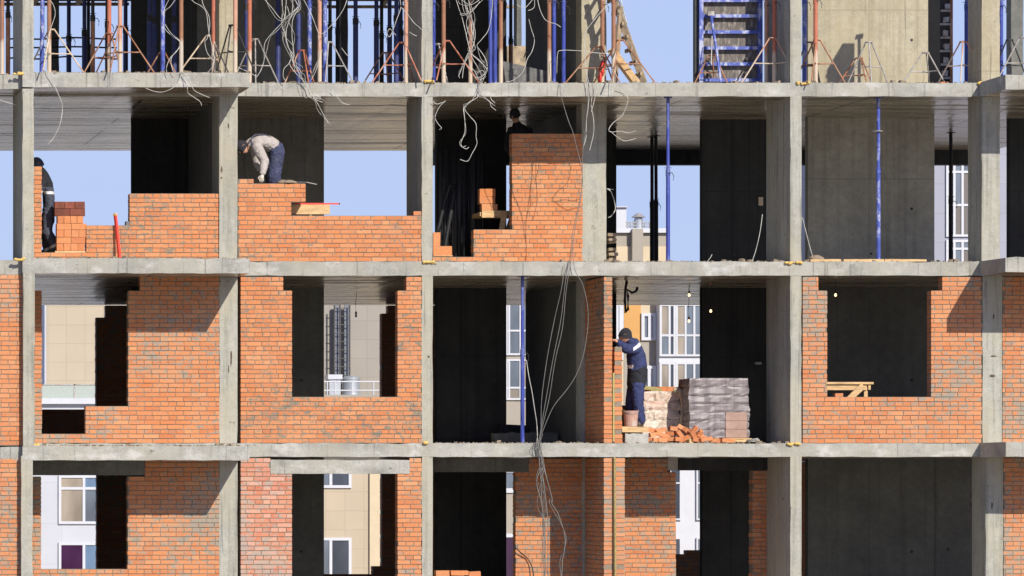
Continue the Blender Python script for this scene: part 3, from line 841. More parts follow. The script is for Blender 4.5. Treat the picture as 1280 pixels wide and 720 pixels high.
# glazed oriel
ox0, ox1, od = 824, 905, d - .5
bg_wall(t, 'oriel', ox0, ox1, 360, 0, od + .02, .47, M['pvc'])
for y0, y1, tr in ((380, 445.5, (.6,)), (453, 520, ())):
    bg_window(t, ox0, 844, y0, y1, od, ('glass_warm', 'glass_dark', 'glass', 'glass_dark'), .07, (.62,), tr)
    bg_window(t, 844.2, ox1, y0, y1, od, ('glass_warm', 'glass', 'glass', 'glass_blue', 'glass'), .065, (.2, .38, .55, .76), tr)
for y0, y1, tr in ((566, 650, (.45,)), (672, 740, ())):
    bg_window(t, ox0, 851, y0, y1, od, ('glass_blue', 'glass_dark'), .05, (.5,), tr)
    bg_window(t, 870, ox1, y0, y1, od, ('glass', 'glass_dark'), .05, (.5,), tr)
vt = thing('roof_vent', P(798, 285.5, d + .6), 'capped metal roof vent on the far parapet', 'vent')
mb = MB(); c = P(798, 285.5, d + .6)
mb.lathe(c, [(.15, -.1), (.15, .28), (.13, .30), (.13, .34)], 16); mb.build('pipe', M['zinc'], vt)
mb = MB(); mb.lathe(c + Vector((0, 0, .36)), [(.23, 0), (.05, .14), (.001, .15)], 16); mb.build('cap', M['greysteel'], vt)
mb = MB()
for px in (784, 788, 792, 806, 812): mb.rod(P(px, 286, d + .5), P(px, 277.5, d + .5), .02)
for py in (278, 282): mb.rod(P(782, py, d + .5), P(814, py, d + .5), .018)
tag(mb.build('roof_railing', M['greysteel']), 'low metal railing along the far roof beside the vent', 'railing')
hs = thing('roof_hut', P(772, 285.5, d + 3), 'plain white stair hut on the far roof left of the vent', 'roof hut')
mb = MB(); mb.box(X(760, d+2), X(783, d+2), d + 2, d + 4.5, Z(286, d+2) - .3, Z(259.5, d+2)); mb.build('wall', M['pvc'], hs)
mb = MB(); mb.box(X(759, d+2), X(784, d+2), d + 1.9, d + 4.6, Z(259.4, d+2), Z(258, d+2)); mb.build('roof', M['whitepanel'], hs)

# tall block at right
d = 62.0
t = thing('apartment_building', (X(1210, d), d, 0), 'tall lilac-grey block with white window bands behind the right hand bay', 'building')
bg_wall(t, 'wall', 1120, 1330, 172, 0, d, 12, M['lilacshade'])
for k, y0 in enumerate((204, 300, 396)):
    bg_window(t, 1182, 1213, y0, y0 + 92, d, ('glass', 'glass', 'glass', 'glass_dark', 'glass', 'brownpanel', 'glass', 'brownpanel', 'brownpanel'), .07, (.33, .66), (.12, .57))

# ================================================================== PROPS
def splash(name, col):
    m, nt, b = new_mat(name)
    c = ocoords(nt, (1, 1, .5))
    base = ramp(nt, nz(nt, c, 7, 4, .6), [(.3, tuple(v*.7 for v in col)), (.7, tuple(v*1.2 for v in col))]).outputs[0]
    g = node(nt, 'ShaderNodeTexCoord'); s = node(nt, 'ShaderNodeSeparateXYZ'); nt.links.new(g.outputs['Object'], s.inputs[0])
    mr = node(nt, 'ShaderNodeMapRange'); mr.inputs['From Min'].default_value = .75; mr.inputs['From Max'].default_value = .1
    nt.links.new(s.outputs['Z'], mr.inputs['Value'])
    ad = node(nt, 'ShaderNodeMath', operation='ADD'); nt.links.new(mr.outputs[0], ad.inputs[0]); nt.links.new(nz(nt, c, 9, 5, .7), ad.inputs[1])
    k = ramp(nt, ad.outputs[0], [(.72, (0,0,0)), (.98, (.9,.9,.9))]).outputs[0]
    nt.links.new(mix(nt, k, base, (.50,.42,.32)), b.inputs['Base Color']); b.inputs['Roughness'].default_value = .7
    return m
M['rust_splash'] = splash('rusty_prop_with_cement', (.26,.12,.065))
M['red_splash'] = splash('red_prop_with_cement', (.40,.125,.07))
M['pink_splash'] = splash('faded_red_prop_with_cement', (.46,.24,.16))
PK = {'blue': ('blue_clean', 'blue_clean', .034), 'bluewhite': ('blue', 'blue', .036), 'navy': ('navy', 'navy', .046), 'rust': ('rust_splash', 'rust', .035),
      'red': ('red_splash', 'red', .036), 'pink': ('pink_splash', 'pink_splash', .035), 'black': ('black_steel', 'black_steel', .040), 'brown': ('rust', 'black_steel', .040)}
protos = {}
def make_prop(kind, H):
    om, im, r = PK[kind]
    t = thing('steel_prop', (0, 0, 0), 'steel prop', 'prop')
    h1 = H * .56
    mb = MB(); mb.box(-.075, .075, -.075, .075, 0, .008); mb.build('base_plate', M[om], t)
    mb = MB(); mb.rod((0, 0, .008), (0, 0, h1), r, n=12); mb.build('outer_tube', M[om], t, smooth=False)
    mb = MB(); mb.rod((0, 0, h1 - .02), (0, 0, H - .008), r * .80, n=12); mb.build('inner_tube', M[im], t)
    mb = MB(); mb.rod((0, 0, h1 - .10), (0, 0, h1 + .01), r * 1.13, n=12)
    mb.rod((-.06, -.01, h1 + .035), (.06, -.01, h1 + .035), .006, n=6)
    mb.build('collar', M['black_steel' if kind in ('navy', 'black', 'brown') else om], t)
    hb = MB(); hb.tube([(.0, -r*1.1, h1 - .06), (.07, -r*1.3, h1 - .05), (.10, -r*1.3, h1 - .11), (.09, -r*1.3, h1 - .18)], .007, 6); hb.build('handle', M['black_steel'], t)
    mb = MB(); mb.box(-.065, .065, -.065, .065, H - .008, H); mb.build('head_plate', M[im], t)
    return t
def prop(px, d, kind, label, row='top', lean=0.0, group=None):
    dz = 0.0
    if row == 'top' and d < 0: dz = .045
    H = (CEIL[row] - FLOOR[row] - dz) - .004
    if row == 'top': H = 14.398 - FLOOR['top'] - dz
    k = (kind, round(H, 3))
    if k not in protos: protos[k] = o = make_prop(kind, H)
    else: o = copy_tree(protos[k])
    o.location = (X(px, d), d, FLOOR[row] + dz + .001)
    o.rotation_euler = (0, lean, random.uniform(-.6, .6))
    o['label'] = label; o['group'] = group or ('steel props under the formwork' if row == 'top' else 'steel props between the storeys')
    return o
TL = [
 (2.5, -1.0, 'rust', 'rust brown prop at the very left end of the top storey'),
 (10, 2.5, 'brown', 'dark brown prop just left of the front concrete column at far left'),
 (52, -.95, 'bluewhite', 'white splashed blue prop leaning beside the far left concrete column', .012),
 (61.5, -1.05, 'rust', 'rusty prop with cream foot next to the white splashed blue one'),
 (86, 6.5, 'navy', 'thin dark blue prop against the sky, first right of the black rear column'),
 (105.5, 5.5, 'navy', 'dark blue prop against the sky left of the brown jointed prop'),
 (110.5, 8.0, 'black', 'blackened prop touching the brown jointed prop'),
 (116, 3.0, 'brown', 'brown jointed prop in the middle of the left sky gap'),
 (136.5, -.4, 'red', 'orange prop inside a tripod at the right of the left sky gap'),
 (134, 4.0, 'black', 'black prop half hidden behind the orange tripod prop'),
 (150, -1.0, 'pink', 'faded brown front prop where the dark wall begins'),
 (157, 5.0, 'navy', 'navy prop right behind the faded brown front prop'),
 (187, 3.0, 'navy', 'left one of two navy props before the dark left wall'),
 (193, 3.4, 'navy', 'right one of two navy props before the dark left wall'),
 (203.5, -.9, 'bluewhite', 'bright blue front prop tangled in white cable'),
 (218, 3.2, 'navy', 'navy prop between the bright blue and the rusty front props'),
 (226.5, -1.0, 'rust', 'rusty front prop at the foot of white cables'),
 (267, -.5, 'red', 'vivid orange prop left of the sunlit yellow column'),
 (294, -1.1, 'pink', 'faded pink prop at the right edge of the sunlit yellow column'),
 (308.5, 1.2, 'navy', 'dark violet prop half behind a salmon prop'),
 (312, .25, 'red', 'salmon prop with a pale foot right of the balcony slab end'),
 (347.5, 2.8, 'navy', 'navy prop on the grey wall behind the cable bundle'),
 (373, 1.8, 'navy', 'blue-black prop beside a small orange tripod'),
 (387, 1.2, 'bluewhite', 'pale blue and olive prop right of a small orange tripod'),
 (399.5, .15, 'pink', 'pale pink front prop left of a bright blue one'),
 (406, .4, 'bluewhite', 'bright blue prop touching the pale pink prop'),
 (412.5, 4.5, 'black', 'black prop just right of the bright blue prop'),
 (422, 5.2, 'black', 'thin black prop in a sliver of sky'),
 (444.5, 3.5, 'navy', 'wide navy prop at the left edge of the central sky gap'),
 (470.5, 3.8, 'navy', 'navy prop at the right edge of the central sky gap'),
 (477, 6.0, 'black', 'black prop with pin holes left of two navy props'),
 (487, 5.0, 'navy', 'navy prop left of the last prop before the brick-red one'),
 (495.5, 3.0, 'navy', 'broad navy prop behind a rusty tripod'),
 (501, 5.5, 'navy', 'navy prop hiding behind the brick-red prop'),
 (507.5, .2, 'pink', 'brick-red prop left of the pale central column'),
 (542, .6, 'blue', 'blue prop hugging the right side of the pale central column'),
 (554.5, .15, 'rust', 'rusty prop right of the pale central column'),
 (588, 2.2, 'rust', 'dim red-brown prop in shade behind the white cable tangle'),
 (613, .9, 'blue', 'left of a pair of bright blue props'),
 (618.8, .5, 'blue', 'right of a pair of bright blue props'),
 (626, .15, 'rust', 'brown prop touching the pair of bright blue props'),
 (638.5, 7.0, 'brown', 'thin brown prop inside the narrow sky gap'),
 (686.5, .2, 'rust', 'straw brown prop left of a clean blue prop'),
 (692.5, .3, 'blue', 'clean blue prop right of a straw brown prop'),
 (704.5, 1.1, 'blue', 'darker blue prop in front of the grey wall by the pale column'),
 (753, .8, 'rust', 'dark rusty prop with a red rag by the ladder'),
 (767, .2, 'rust', 'rust brown prop standing in front of the ladder'),
 (958, .9, 'pink', 'thin pale prop right of the blue formwork panel'),
 (968, .5, 'red', 'red prop with white foot before the grey column side'),
 (1005.5, .5, 'bluewhite', 'worn blue prop right of the pale slim column'),
 (1019.5, .2, 'red', 'bright orange-red prop before the sunlit wall'),
 (1171.5, 2.4, 'blue', 'blue prop at the right end of the sunlit wall'),
 (1208, 1.2, 'blue', 'blue prop against the shaded side of the right column'),
 (1251.5, 1.0, 'blue', 'blue prop right of the sunlit right column'),
]
for e in TL: prop(*e[:4], lean=e[4] if len(e) > 4 else 0.0)
prop(835, .18, 'blue', 'single blue prop across the wide sky opening of the middle bay', 'two')
prop(1098, .3, 'bluewhite', 'blue prop standing before the plain grey wall at right', 'two')
prop(815, 8.5, 'black', 'left of two black props close together in the sky opening', 'two')
prop(820.5, 8.2, 'black', 'right of two black props close together in the sky opening', 'two', lean=-.004)
prop(1188.5, 7.5, 'black', 'black prop in front of the lilac-grey block', 'two')
prop(653, .3, 'blue', 'blue prop before the shaded bay one storey lower, beside hanging cables', 'three')

# tripods that hold props upright
def make_tripod(mat, h, spread):
    t = thing('prop_tripod', (0, 0, 0), 'tripod', 'tripod')
    mb = MB()
    ring = [(.055*math.cos(a), .055*math.sin(a), h) for a in [i*math.pi/6 for i in range(13)]]
    mb.tube(ring, .012, 6); mb.build('clamp_ring', M[mat], t)
    mb = MB(); mb.tube([(x, y, h*.46) for x, y, z in ring], .010, 6); mb.build('brace_ring', M[mat], t)
    for k in range(3):
        a = k * 2*math.pi/3
        u = Vector((math.cos(a), math.sin(a), 0))
        mb = MB()
        mb.rod(u*.052 + Vector((0,0,h + .006)), u*spread + Vector((0,0,.012)), .0125, n=8)
        mb.build('leg', M[mat], t)
        mb = MB()
        mb.rod(u*.06 + Vector((0,0,h*.46)), u*(.052 + (spread-.052)*.535) + Vector((0,0,h*.465)), .010)
        mb.build('brace', M[mat], t)
    return t
tprotos = {}
def tripod(px, d, mat, rz, label, h=.75, spread=.52):
    k = (mat, h, spread)
    if k not in tprotos: tprotos[k] = o = make_tripod(mat, h, spread)
    else: o = copy_tree(tprotos[k])
    o.location = (X(px, d), d, FLOOR['top'] + (.045 if d < -.02 and X(px, d) < X(305) else 0) + .001)
    o.rotation_euler.z = rz
    o['label'] = label; o['group'] = 'tripods round the props'
tripod(64, -1.02, 'cream', .2, 'pale splayed tripod round the rusty prop by the far left column', .74, .58)
tripod(136.5, -.4, 'rust', 3.0, 'rusty tripod round the orange prop in the left sky gap', .74, .46)
tripod(150, -1.0, 'rust', .15, 'brown tripod with long right leg before the dark left wall', .80, .60)
tripod(203, 1.2, 'rust', 2.6, 'dim tripod in shade behind the bright blue front prop', .62, .46)
tripod(262, -.4, 'cream', 3.1, 'pale tripod straddling the vivid orange prop', .70, .56)
tripod(290, -.95, 'black_steel', 2.2, 'black bent-leg tripod before the sunlit yellow column', .82, .40)
tripod(319, .9, 'greysteel', .4, 'grey tripod before the grey wall right of the salmon prop', .82, .50)
tripod(378, 1.0, 'red', 2.8, 'small orange tripod before the grey wall', .64, .34)
tripod(411, .6, 'greysteel', .25, 'grey tripod left of the central sky gap', .74, .48)
tripod(482, 1.8, 'rust', 3.4, 'rusty tripod whose leg crosses the central sky gap', .68, .50)
tripod(503, .3, 'red', 3.1, 'orange tripod at the brick-red prop left of the pale central column', .70, .52)
tripod(546, .9, 'greysteel', .9, 'grey tripod squeezed right of the pale central column', .74, .36)
tripod(558, .2, 'red', .05, 'orange tripod with legs stretched right under the white cables', .72, .56)
tripod(749, .6, 'rust', 3.0, 'rusty tripod left of the ladder with a red rag', .66, .60)
tripod(775, .25, 'rust', .1, 'rusty tripod leg frame sprawling right of the ladder', .74, .62)
tripod(890, .9, 'rust', 1.2, 'small brown tripod before the blue formwork panel', .55, .34)
tripod(966, .5, 'pink_splash', 3.25, 'pale rusty tripod between the formwork panel and grey column', .80, .56)
tripod(1012, .6, 'black_steel', .8, 'black tripod beside the worn blue prop', .74, .34)
tripod(1021, .25, 'rust', .1, 'rusty tripod under the bright orange-red prop', .74, .50)
tripod(1086, .9, 'greysteel', .35, 'free grey tripod standing before the sunlit wall', .77, .42)
tripod(1074, 1.4, 'rust', 2.7, 'low rusty tripod just left of the free grey tripod', .55, .42)
tripod(1157, 1.0, 'greysteel', 3.2, 'grey folding tripod leaning by the right end of the sunlit wall', .60, .44)
tripod(1204, .5, 'pink_splash', .15, 'wide pink tripod before the shaded side of the right column', .74, .54)
tripod(1262, .8, 'black_steel', 2.4, 'black tripod at the right end of the top storey', .80, .40)
tripod(1279, .4, 'greysteel', 3.0, 'pale grey tripod cut by the right edge of the picture', .80, .46)

# ---- blue formwork panel leaning upright on the top slab
FT = FLOOR['top']
d = 1.15
t = thing('wall_shutter', (X(912, d), d, FT), 'tall blue ribbed formwork panel with worn plywood', 'shutter')
mb = MB(); mb.box(X(876, d), X(948, d), d + .02, d + .045, FT + .03, FT + 1.62)
mb.build('plywood', M['ply'], t)
mb = MB()
mb.box(X(872.5, d), X(877.5, d), d - .10, d + .05, FT + .012, FT + 1.64); mb.build('stile', M['blue'], t)
mb = MB(); mb.box(X(946.5, d), X(951.5, d), d - .10, d + .05, FT + .012, FT + 1.64); mb.build('stile', M['blue'], t)
for y in (1, 20.5, 40.5, 60.5, 80.5, 100.5):
    z = Z(y, d)
    mb = MB(); mb.box(X(877.6, d), X(946.4, d), d - .08, d + .018, z - .028, z + .028); mb.build('rib', M['blue'], t)
mb = MB(); mb.box(X(868, d), X(872.3, d), d - .02, d + .10, FT, FT + 1.64); mb.build('edge_post', M['black_steel'], t)
for px, py in ((885, 75), (933, 74), (932, 92), (886, 92)):
    mb = MB(); c = P(px, py, d)
    mb.rod((c.x, d - .06, c.z), (c.x, d + .019, c.z), .032, n=12); mb.build('tie_nut', M['black_steel'], t)
t = thing('push_pull_strut', P(892, 104, .7), 'short splashed blue strut bracing the formwork panel', 'strut')
mb = MB(); mb.tube([P(889, 20, .98), P(892, 40, .85), P(896, 65, .75), P(901, 103, .62)], .025, 8); mb.build('tube', M['blue'], t)
mb = MB(); mb.obox(P(888.5, 17, 1.0), (.10, .08, .07), None, 0, .5, .008); mb.build('bracket', M['greysteel'], t)
mb = MB(); mb.rod(P(890, 45, .8), P(889, 80, .7), .009); mb.build('handle', M['greysteel'], t)
# second panel seen edge on, with clamps, at the right end of the sunlit wall
d = 1.5
t = thing('wall_shutter', (X(1182, d), d, FT), 'formwork panel seen edge on with clamps and an orange strip', 'shutter')
mb = MB(); mb.box(X(1175, d), X(1187, d), d, d + .7, FT + .01, FT + 2.6); mb.build('frame', M['black_steel'], t)
mb = MB(); mb.box(X(1187.2, d), X(1190.5, d), d - .03, d + .7, FT + .01, FT + 2.6); mb.build('edge_strip', M['rust'], t)
for k in range(11):
    z = FT + .2 + k * .23
    mb = MB(); mb.box(X(1175, d) + .01 * (k % 2), X(1187, d), d - .06, d - .002, z, z + .035); mb.obox((X(1180.5 + (k % 3), d), d - .05, z + .09), (.08, .07, .09), None, 0, .5, .012)
    mb.build('clamp', M['greysteel'], t)
# ---- ladder and timber by column four
t = thing('wooden_ladder', P(788, 104, .6), 'long notched timber ladder leaning left up to the formwork', 'ladder')
for off in (0, .32):
    mb = MB(); mb.beam(P(805, 103.5, .55 + off), P(768, 0, .95 + off) + Vector((-.13, .0, .35)), .05, .11); mb.build('rail', M['wood_grey'], t)
a, b = P(805, 103.5, .55), P(768, 0, .95) + Vector((-.13, .0, .35))
for k in range(8):
    c = a.lerp(b, (k + .7) / 8.3)
    mb = MB(); mb.beam(c + Vector((-.015, -.09, 0)), c + Vector((-.015, .40, 0)), .035, .06); mb.build('rung', M['wood_grey'], t)
for (x0, y0, x1, y1, dd, m, lab) in ((792, 103, 762, 62, .45, 'wood', 'yellow timber leaning steeply behind the rust brown prop'), (797, 103.5, 768, 65, .38, 'wood', 'second yellow timber leaning under the ladder'),
                             (768, 103.5, 776, 8, .7, 'wood_grey', 'grey upright plank right of the pale column')):
    mb = MB(); mb.beam(P(x0, y0, dd), P(x1, y1, dd + .1), .05, .10)
    tag(mb.build('timber', M[m]), lab, 'timber', 'timbers by the ladder')
mb = MB(); rng = random.Random(3)
pts = [P(754, 77, .72), P(751, 86, .68), P(750, 95, .66), P(749.5, 103, .66)]
mb.tube(pts, .035, 8); mb.tube([p + Vector((.03, -.01, 0)) for p in pts[:3]], .028, 8)
tag(mb.build('red_rag', M['redpaint'], smooth=True), 'small red rag tied to the dark rusty prop', 'rag')
mb = MB(); c = P(879, 103.9, .5)
for i, (px, w) in enumerate(((868 + 312, .12),)):
    mb.box(X(px - 5, .6), X(px + 4, .6), .55, .75, FT + .002, FT + .068)
tag(mb.build('brick', M['loose']), 'single orange brick lying on the top slab at right', 'brick')
# grey mortar trough
d = 2.6
t = thing('mortar_trough', (X(664, d), d, FT + .005), 'dark grey mortar trough with sloping rim in the narrow sky gap', 'trough')
mb = MB()
x0, x1 = X(628, d), X(696, d)
mb.prism([(x0 + .1, FT + .02), (x1 - .1, FT + .02), (x1, FT + .40), (x0, FT + .62)], d, d + .05)
mb.prism([(x0 + .1, FT + .02), (x1 - .1, FT + .02), (x1, FT + .40), (x0, FT + .62)], d + .7, d + .75)
mb.add([(x0+.1, d+.05, FT+.02), (x0+.15, d+.05, FT+.02), (x0+.05, d+.05, FT+.61), (x0, d+.05, FT+.61), (x0+.1, d+.7, FT+.02), (x0+.15, d+.7, FT+.02), (x0+.05, d+.7, FT+.61), (x0, d+.7, FT+.61)],
       [(0,1,2,3), (4,5,6,7), (0,3,7,4), (1,2,6,5), (3,2,6,7), (0,1,5,4)])
mb.box(x0 + .14, x1 - .12, d + .05, d + .7, FT + .012, FT + .04)
mb.build('tub', M['tub'], t)
mb = MB(); mb.tube([P(655, 72, d - .02), P(657, 66, d - .02), P(662, 65, d - .02), P(661, 74, d - .02)], .012, 6); mb.build('lifting_loop', M['black_steel'], t)
# beige upstand at the back of the top slab in the sky gap
mb = MB(); mb.box(X(634, 9), X(700, 9), 9, 9.1, FT + .002, Z(57.5, 9)); 
tag(mb.build('timber_upstand', M['wood_grey']), 'pale timber board standing at the rear of the top slab behind the trough', 'board')
mb = MB()
for y, sag in ((48, 1.0), (59, .6), (72, 1.8)):
    mb.tube([P(20 + i * 14, y + sag * math.sin(i * .9), 8.6) for i in range(10)], .017, 6)
    mb.tube([P(10, y + 1, 8.6), P(20, y, 8.6)], .017, 6)
tag(mb.build('guard_wire', M['dark_cable']), 'three dark guard wires strung across the left sky gap', 'wire')

# ================================================================== THINGS ON STOREY TWO
# stack of bricks behind the left wall
t = thing('brick_stack', P(89, 316, .12), 'stack of new bricks, dark fired layer on top, behind a worker in slate clothes', 'brick stack')
mb = MB(); mb.box(X(69), X(107), .02, .24, Z(316.4), Z(313.6)); mb.build('board', M['wood'], t)
rng = random.Random(4)
lay = MB(); dark = MB()
z = Z(313.4)
for k, (x0, x1, hh, n, dk) in enumerate(((71, 106.5, 9.2, 4, 0), (71, 107, 8.0, 2, 0), (71, 108, 9.2, 4, 0), (71, 108.5, 8.0, 2, 0), (72, 104.5, 9.4, 4, 0), (68.5, 106.8, 9.0, 2, 1), (68.5, 106.5, 9.0, 3, 1))):
    h = hh / 74.5
    w = (X(x1) - X(x0)) / n
    for i in range(n):
        for (ya, yb) in ((.02, .13), (.135, .25)):
            (dark if dk else lay).box(X(x0) + i*w + .003, X(x0) + (i+1)*w - .004, ya + rng.uniform(-.004, .004), yb, z + .002, z + h - .004, 0, rng.random(), .002)
    z += h
lay.build('bricks', M['loose'], t); dark.build('dark_bricks', M['loose_dark'], t)
# plank the left worker stands on
mb = MB(); mb.box(X(44), X(70), .30, .75, Z(322.5, .5), Z(319.6, .5)); mb.box(X(46), X(49), .32, .73, F2, Z(322.7, .5)); mb.box(X(65), X(68), .32, .73, F2, Z(322.7, .5))
tag(mb.build('plank', M['wood_grey']), 'short plank under the boots of the leftmost worker', 'plank')
# red level
mb = MB(); mb.beam(P(149.5, 322.4, -.16), P(144, 267.5, -.04), .035, .055)
t = thing('spirit_level', P(149.5, 322.4, -.16), 'red spirit level leaning upright on the low brick wall at left', 'spirit level')
mb.build('bar', M['redpaint'], t)
mb = MB(); mb.beam(P(144, 269.8, -.0445), P(143.7, 267, -.04), .040, .06); mb.build('end_cap', M['foam'], t)
mb = MB(); mb.box(X(157.5), X(162), .02, .20, Z(282), Z(276.5)); tag(mb.build('mortar_lump', M['tub']), 'dark mortar lump beside the step of the left brick wall', 'mortar')
# bricklayer's trestle with a pine deck
t = thing('bricklayer_trestle', (X(350), .9, F2), 'pine bricklayer trestle deck sticking out beside the bent bricklayer', 'trestle')
mb = MB(); mb.box(X(300), X(416), .32, .36, Z(266.3), Z(254.2)); mb.build('side_board', M['wood'], t)
mb = MB(); mb.box(X(301), X(404), .361, 1.3, Z(258), Z(254.3)); mb.build('deck', M['wood_grey'], t)
for px in (306, 352, 398):
    mb = MB(); mb.box(X(px), X(px+5), .37, .43, F2, Z(258)); mb.box(X(px), X(px+5), 1.2, 1.26, F2, Z(258)); mb.box(X(px), X(px + 5), .4301, 1.1999, Z(285), Z(281)); mb.build('leg_frame', M['wood_grey'], t)
mb = MB(); mb.beam(P(343, 252.6 - 28, .3), P(428, 253, .25), .0, .0)
t = thing('spirit_level', P(398, 252.6, .34), 'thin red level lying flat on the trestle deck', 'spirit level')
mb = MB(); mb.box(X(372), X(427.5), .335, .365, Z(253.9), Z(252.1)); mb.build('bar', M['redpaint'], t)
mb = MB(); mb.box(X(427.6), X(429), .333, .367, Z(254), Z(252)); mb.build('end_cap', M['plastic_black'], t)
# trowel and mortar heap on the wall top
mb = MB(); rng = random.Random(9)
vs = []; n = 12
c = P(361, 229.2, .12)
mb.lathe(c, [(.001, 0), (.16, 0), (.13, .03), (.05, .055), (.001, .06)], 11)
mb.lathe(c + Vector((-.10, .0, 0)), [(.001, 0), (.12, 0), (.09, .035), (.03, .06), (.001, .062)], 9)
tag(mb.build('mortar_heap', M['mortar'], smooth=True), 'fresh grey mortar heap on the wall top before the bent bricklayer', 'mortar')
t = thing('trowel', P(385, 229, .1), 'steel trowel sticking out from the fresh mortar heap', 'trowel')
mb = MB(); mb.add([P(372, 227.6, .06), P(383, 227.9, .12), P(372, 228.2, .18), P(372, 227.3, .06), P(383, 227.6, .12), P(372, 227.9, .18)], [(0,1,2),(5,4,3),(0,3,4,1),(1,4,5,2),(2,5,3,0)]); mb.build('blade', M['zinc'], t)
mb = MB(); mb.rod(P(383, 227.8, .12), P(396, 230.6, .06), .009); mb.build('handle', M['greysteel'], t)

# loggia: trestle with bricks, base bricks, tarpaulin
t = thing('brick_trestle', (X(640), 2.2, F2), 'pine trestle carrying loose bricks behind the tall brick panel', 'trestle')
dd = 2.05
mb = MB(); mb.box(X(600, dd), X(726, dd), dd, dd + .75, Z(270, dd), Z(265, dd)); mb.box(X(602, dd), X(726, dd), dd - .03, dd - .001, Z(272, dd), Z(263.5, dd)); mb.build('deck', M['wood'], t)
mb = MB(); mb.beam(P(625, 300, dd - .06), P(631, 264, dd - .06), .05, .09); mb.build('leg', M['wood'], t)
for px in (650, 716):
    mb = MB(); mb.box(X(px, dd), X(px + 6, dd), dd + .02, dd + .70, F2, Z(270.1, dd)); mb.build('leg', M['wood_grey'], t)
mb = MB(); mb.beam(P(622, 330, dd + .3), P(640, 271, dd + .3), .05, .08); mb.build('leg', M['wood_grey'], t)
mb = MB(); rng = random.Random(6)
for (x0, x1, y1, y0) in ((600, 619, 254.5, 245.8), (602.5, 622, 263.3, 254.8), (600, 619.5, 245.5, 236)):
    mb.box(X(x0, dd), X(x1, dd), dd + .02, dd + .14, Z(y1, dd), Z(y0, dd), 0, rng.random(), .004)
    mb.box(X(x0 + 1, dd), X(x1 + 2, dd), dd + .15, dd + .28, Z(y1, dd), Z(y0, dd), 0, rng.random(), .004)
for i, (x0, y1) in enumerate(((604, 263),)): pass
tag(mb.build('brick_stack', M['loose']), 'little pile of bricks on the pine trestle', 'brick stack')
mb = MB(); mb.box(X(541.5, 1.53), X(565, 1.53), 1.53, 1.65, Z(319.3, 1.53), Z(307.5, 1.53), 0, .4, .004); mb.box(X(541.5, 1.53), X(550.5, 1.53), 1.54, 1.66, Z(307.3, 1.53), Z(290.5, 1.53), 0, .8, .004)
tag(mb.build('brick_pile', M['loose']), 'three bricks left on the base course right of the central column', 'brick stack')
mb = MB(); mb.box(X(542, 1.52), X(566, 1.52), 1.52, 1.67, Z(320.3, 1.52), Z(319.4, 1.52)); tag(mb.build('board', M['wood']), 'thin board under the three bricks on the base course', 'board')
# black tarpaulin hung in the loggia as a folded sheet with thickness
mb = MB(); d0 = 3.0; n = 46; vs = []
x0, x1, zt, zb = X(548, d0), X(606, d0), Z(190, d0), F2 + .005
for i in range(n + 1):
    u = i / n; x = x0 + (x1 - x0) * u
    yy = d0 + .07 * math.sin(u * 31) + .03 * math.sin(u * 77 + 1)
    top = zt + .10 * math.sin(u * 3.2)
    vs += [(x, yy, zb), (x, yy * .3 + d0 * .7, top), (x, yy * .3 + d0 * .7 + .012, top), (x, yy + .012, zb)]
fs = []
for i in range(n):
    a = i * 4; b = a + 4
    for k in range(4): fs.append((a + k, b + k, b + (k + 1) % 4, a + (k + 1) % 4))
mb.add(vs, fs)
tag(mb.build('tarpaulin', [plain('black_tarpaulin', (.030,.030,.034), .45, var=.3, stretch=(6, 1, .4))], smooth=True), 'black folded tarpaulin hanging in the shaded loggia', 'tarpaulin')
mb = MB(); d0 = 2.6
mb.tube([P(543, 300, d0), P(549, 282, d0), P(556, 250, d0), P(562, 232, d0), P(570, 231, d0), P(568, 245, d0), P(562, 275, d0), P(556, 310, d0), P(553, 331, d0)], .035, 7)
mb.tube([P(541, 305, d0), P(547, 290, d0), P(545, 331, d0)], .04, 7)
tag(mb.build('hose', M['dark_cable'], smooth=True), 'black looped hose in front of the tarpaulin', 'hose')
# split firewood like offcuts beside column four
mb = MB(); rng = random.Random(8)
for k, y in enumerate((325, 318.5, 312, 305.5, 299.5, 294)):
    if k == 3: continue
    mb.obox(P(763.5 + rng.uniform(-1, 1.5), y, 1.75 + rng.uniform(-.03, .03)), (.15 + rng.uniform(-.03, .03), .3, .05), Matrix.Rotation(rng.uniform(-.12, .12), 3, 'Y'), 0, rng.random(), .01)
    mb.obox(P(764, y + 3.2, 1.8), (.12, .25, .04), None, 0, rng.random(), .008)
tag(mb.build('timber_offcuts', M['wood_grey']), 'stack of short timber offcuts by the column in the sky bay', 'timber')
# pine boards on the slab edge at right
rng = random.Random(2)
for x0, x1, lab in ((1014, 1052, 'short pine board on the slab edge before the grey wall'), (1055.5, 1106, 'middle pine board on the slab edge under the blue prop'), (1106.8, 1159, 'right pine board on the slab edge before the grey wall')):
    mb = MB(); mb.box(X(x0), X(x1), .04, .10, F2 + .002, F2 + .042, 0, None, .004)
    tag(mb.build('pine_board', M['wood']), lab, 'board', 'boards on the slab edge')
mb = MB(); mb.lathe(P(1020, 325.6, .25), [(.001, 0), (.16, 0), (.13, .05), (.05, .09), (.001, .095)], 9); tag(mb.build('sand_heap', M['mortar'], smooth=True), 'little sand heap at the foot of the grey wall', 'sand')
mb = MB(); mb.lathe(P(1097, 164.5, .3), [(.045, 0), (.085, 0), (.085, .012), (.045, .012)], 16); tag(mb.build('wire_coil', M['greysteel']), 'wire loop round the blue prop before the grey wall', 'wire')
mb = MB(); mb.box(X(948, 4.58), X(953.5, 4.58), 4.56, 4.598, Z(257, 4.58), Z(246.5, 4.58)); tag(mb.build('paper_note', M['cream']), 'small pale tag fixed on the black wall left of the pale column', 'tag')

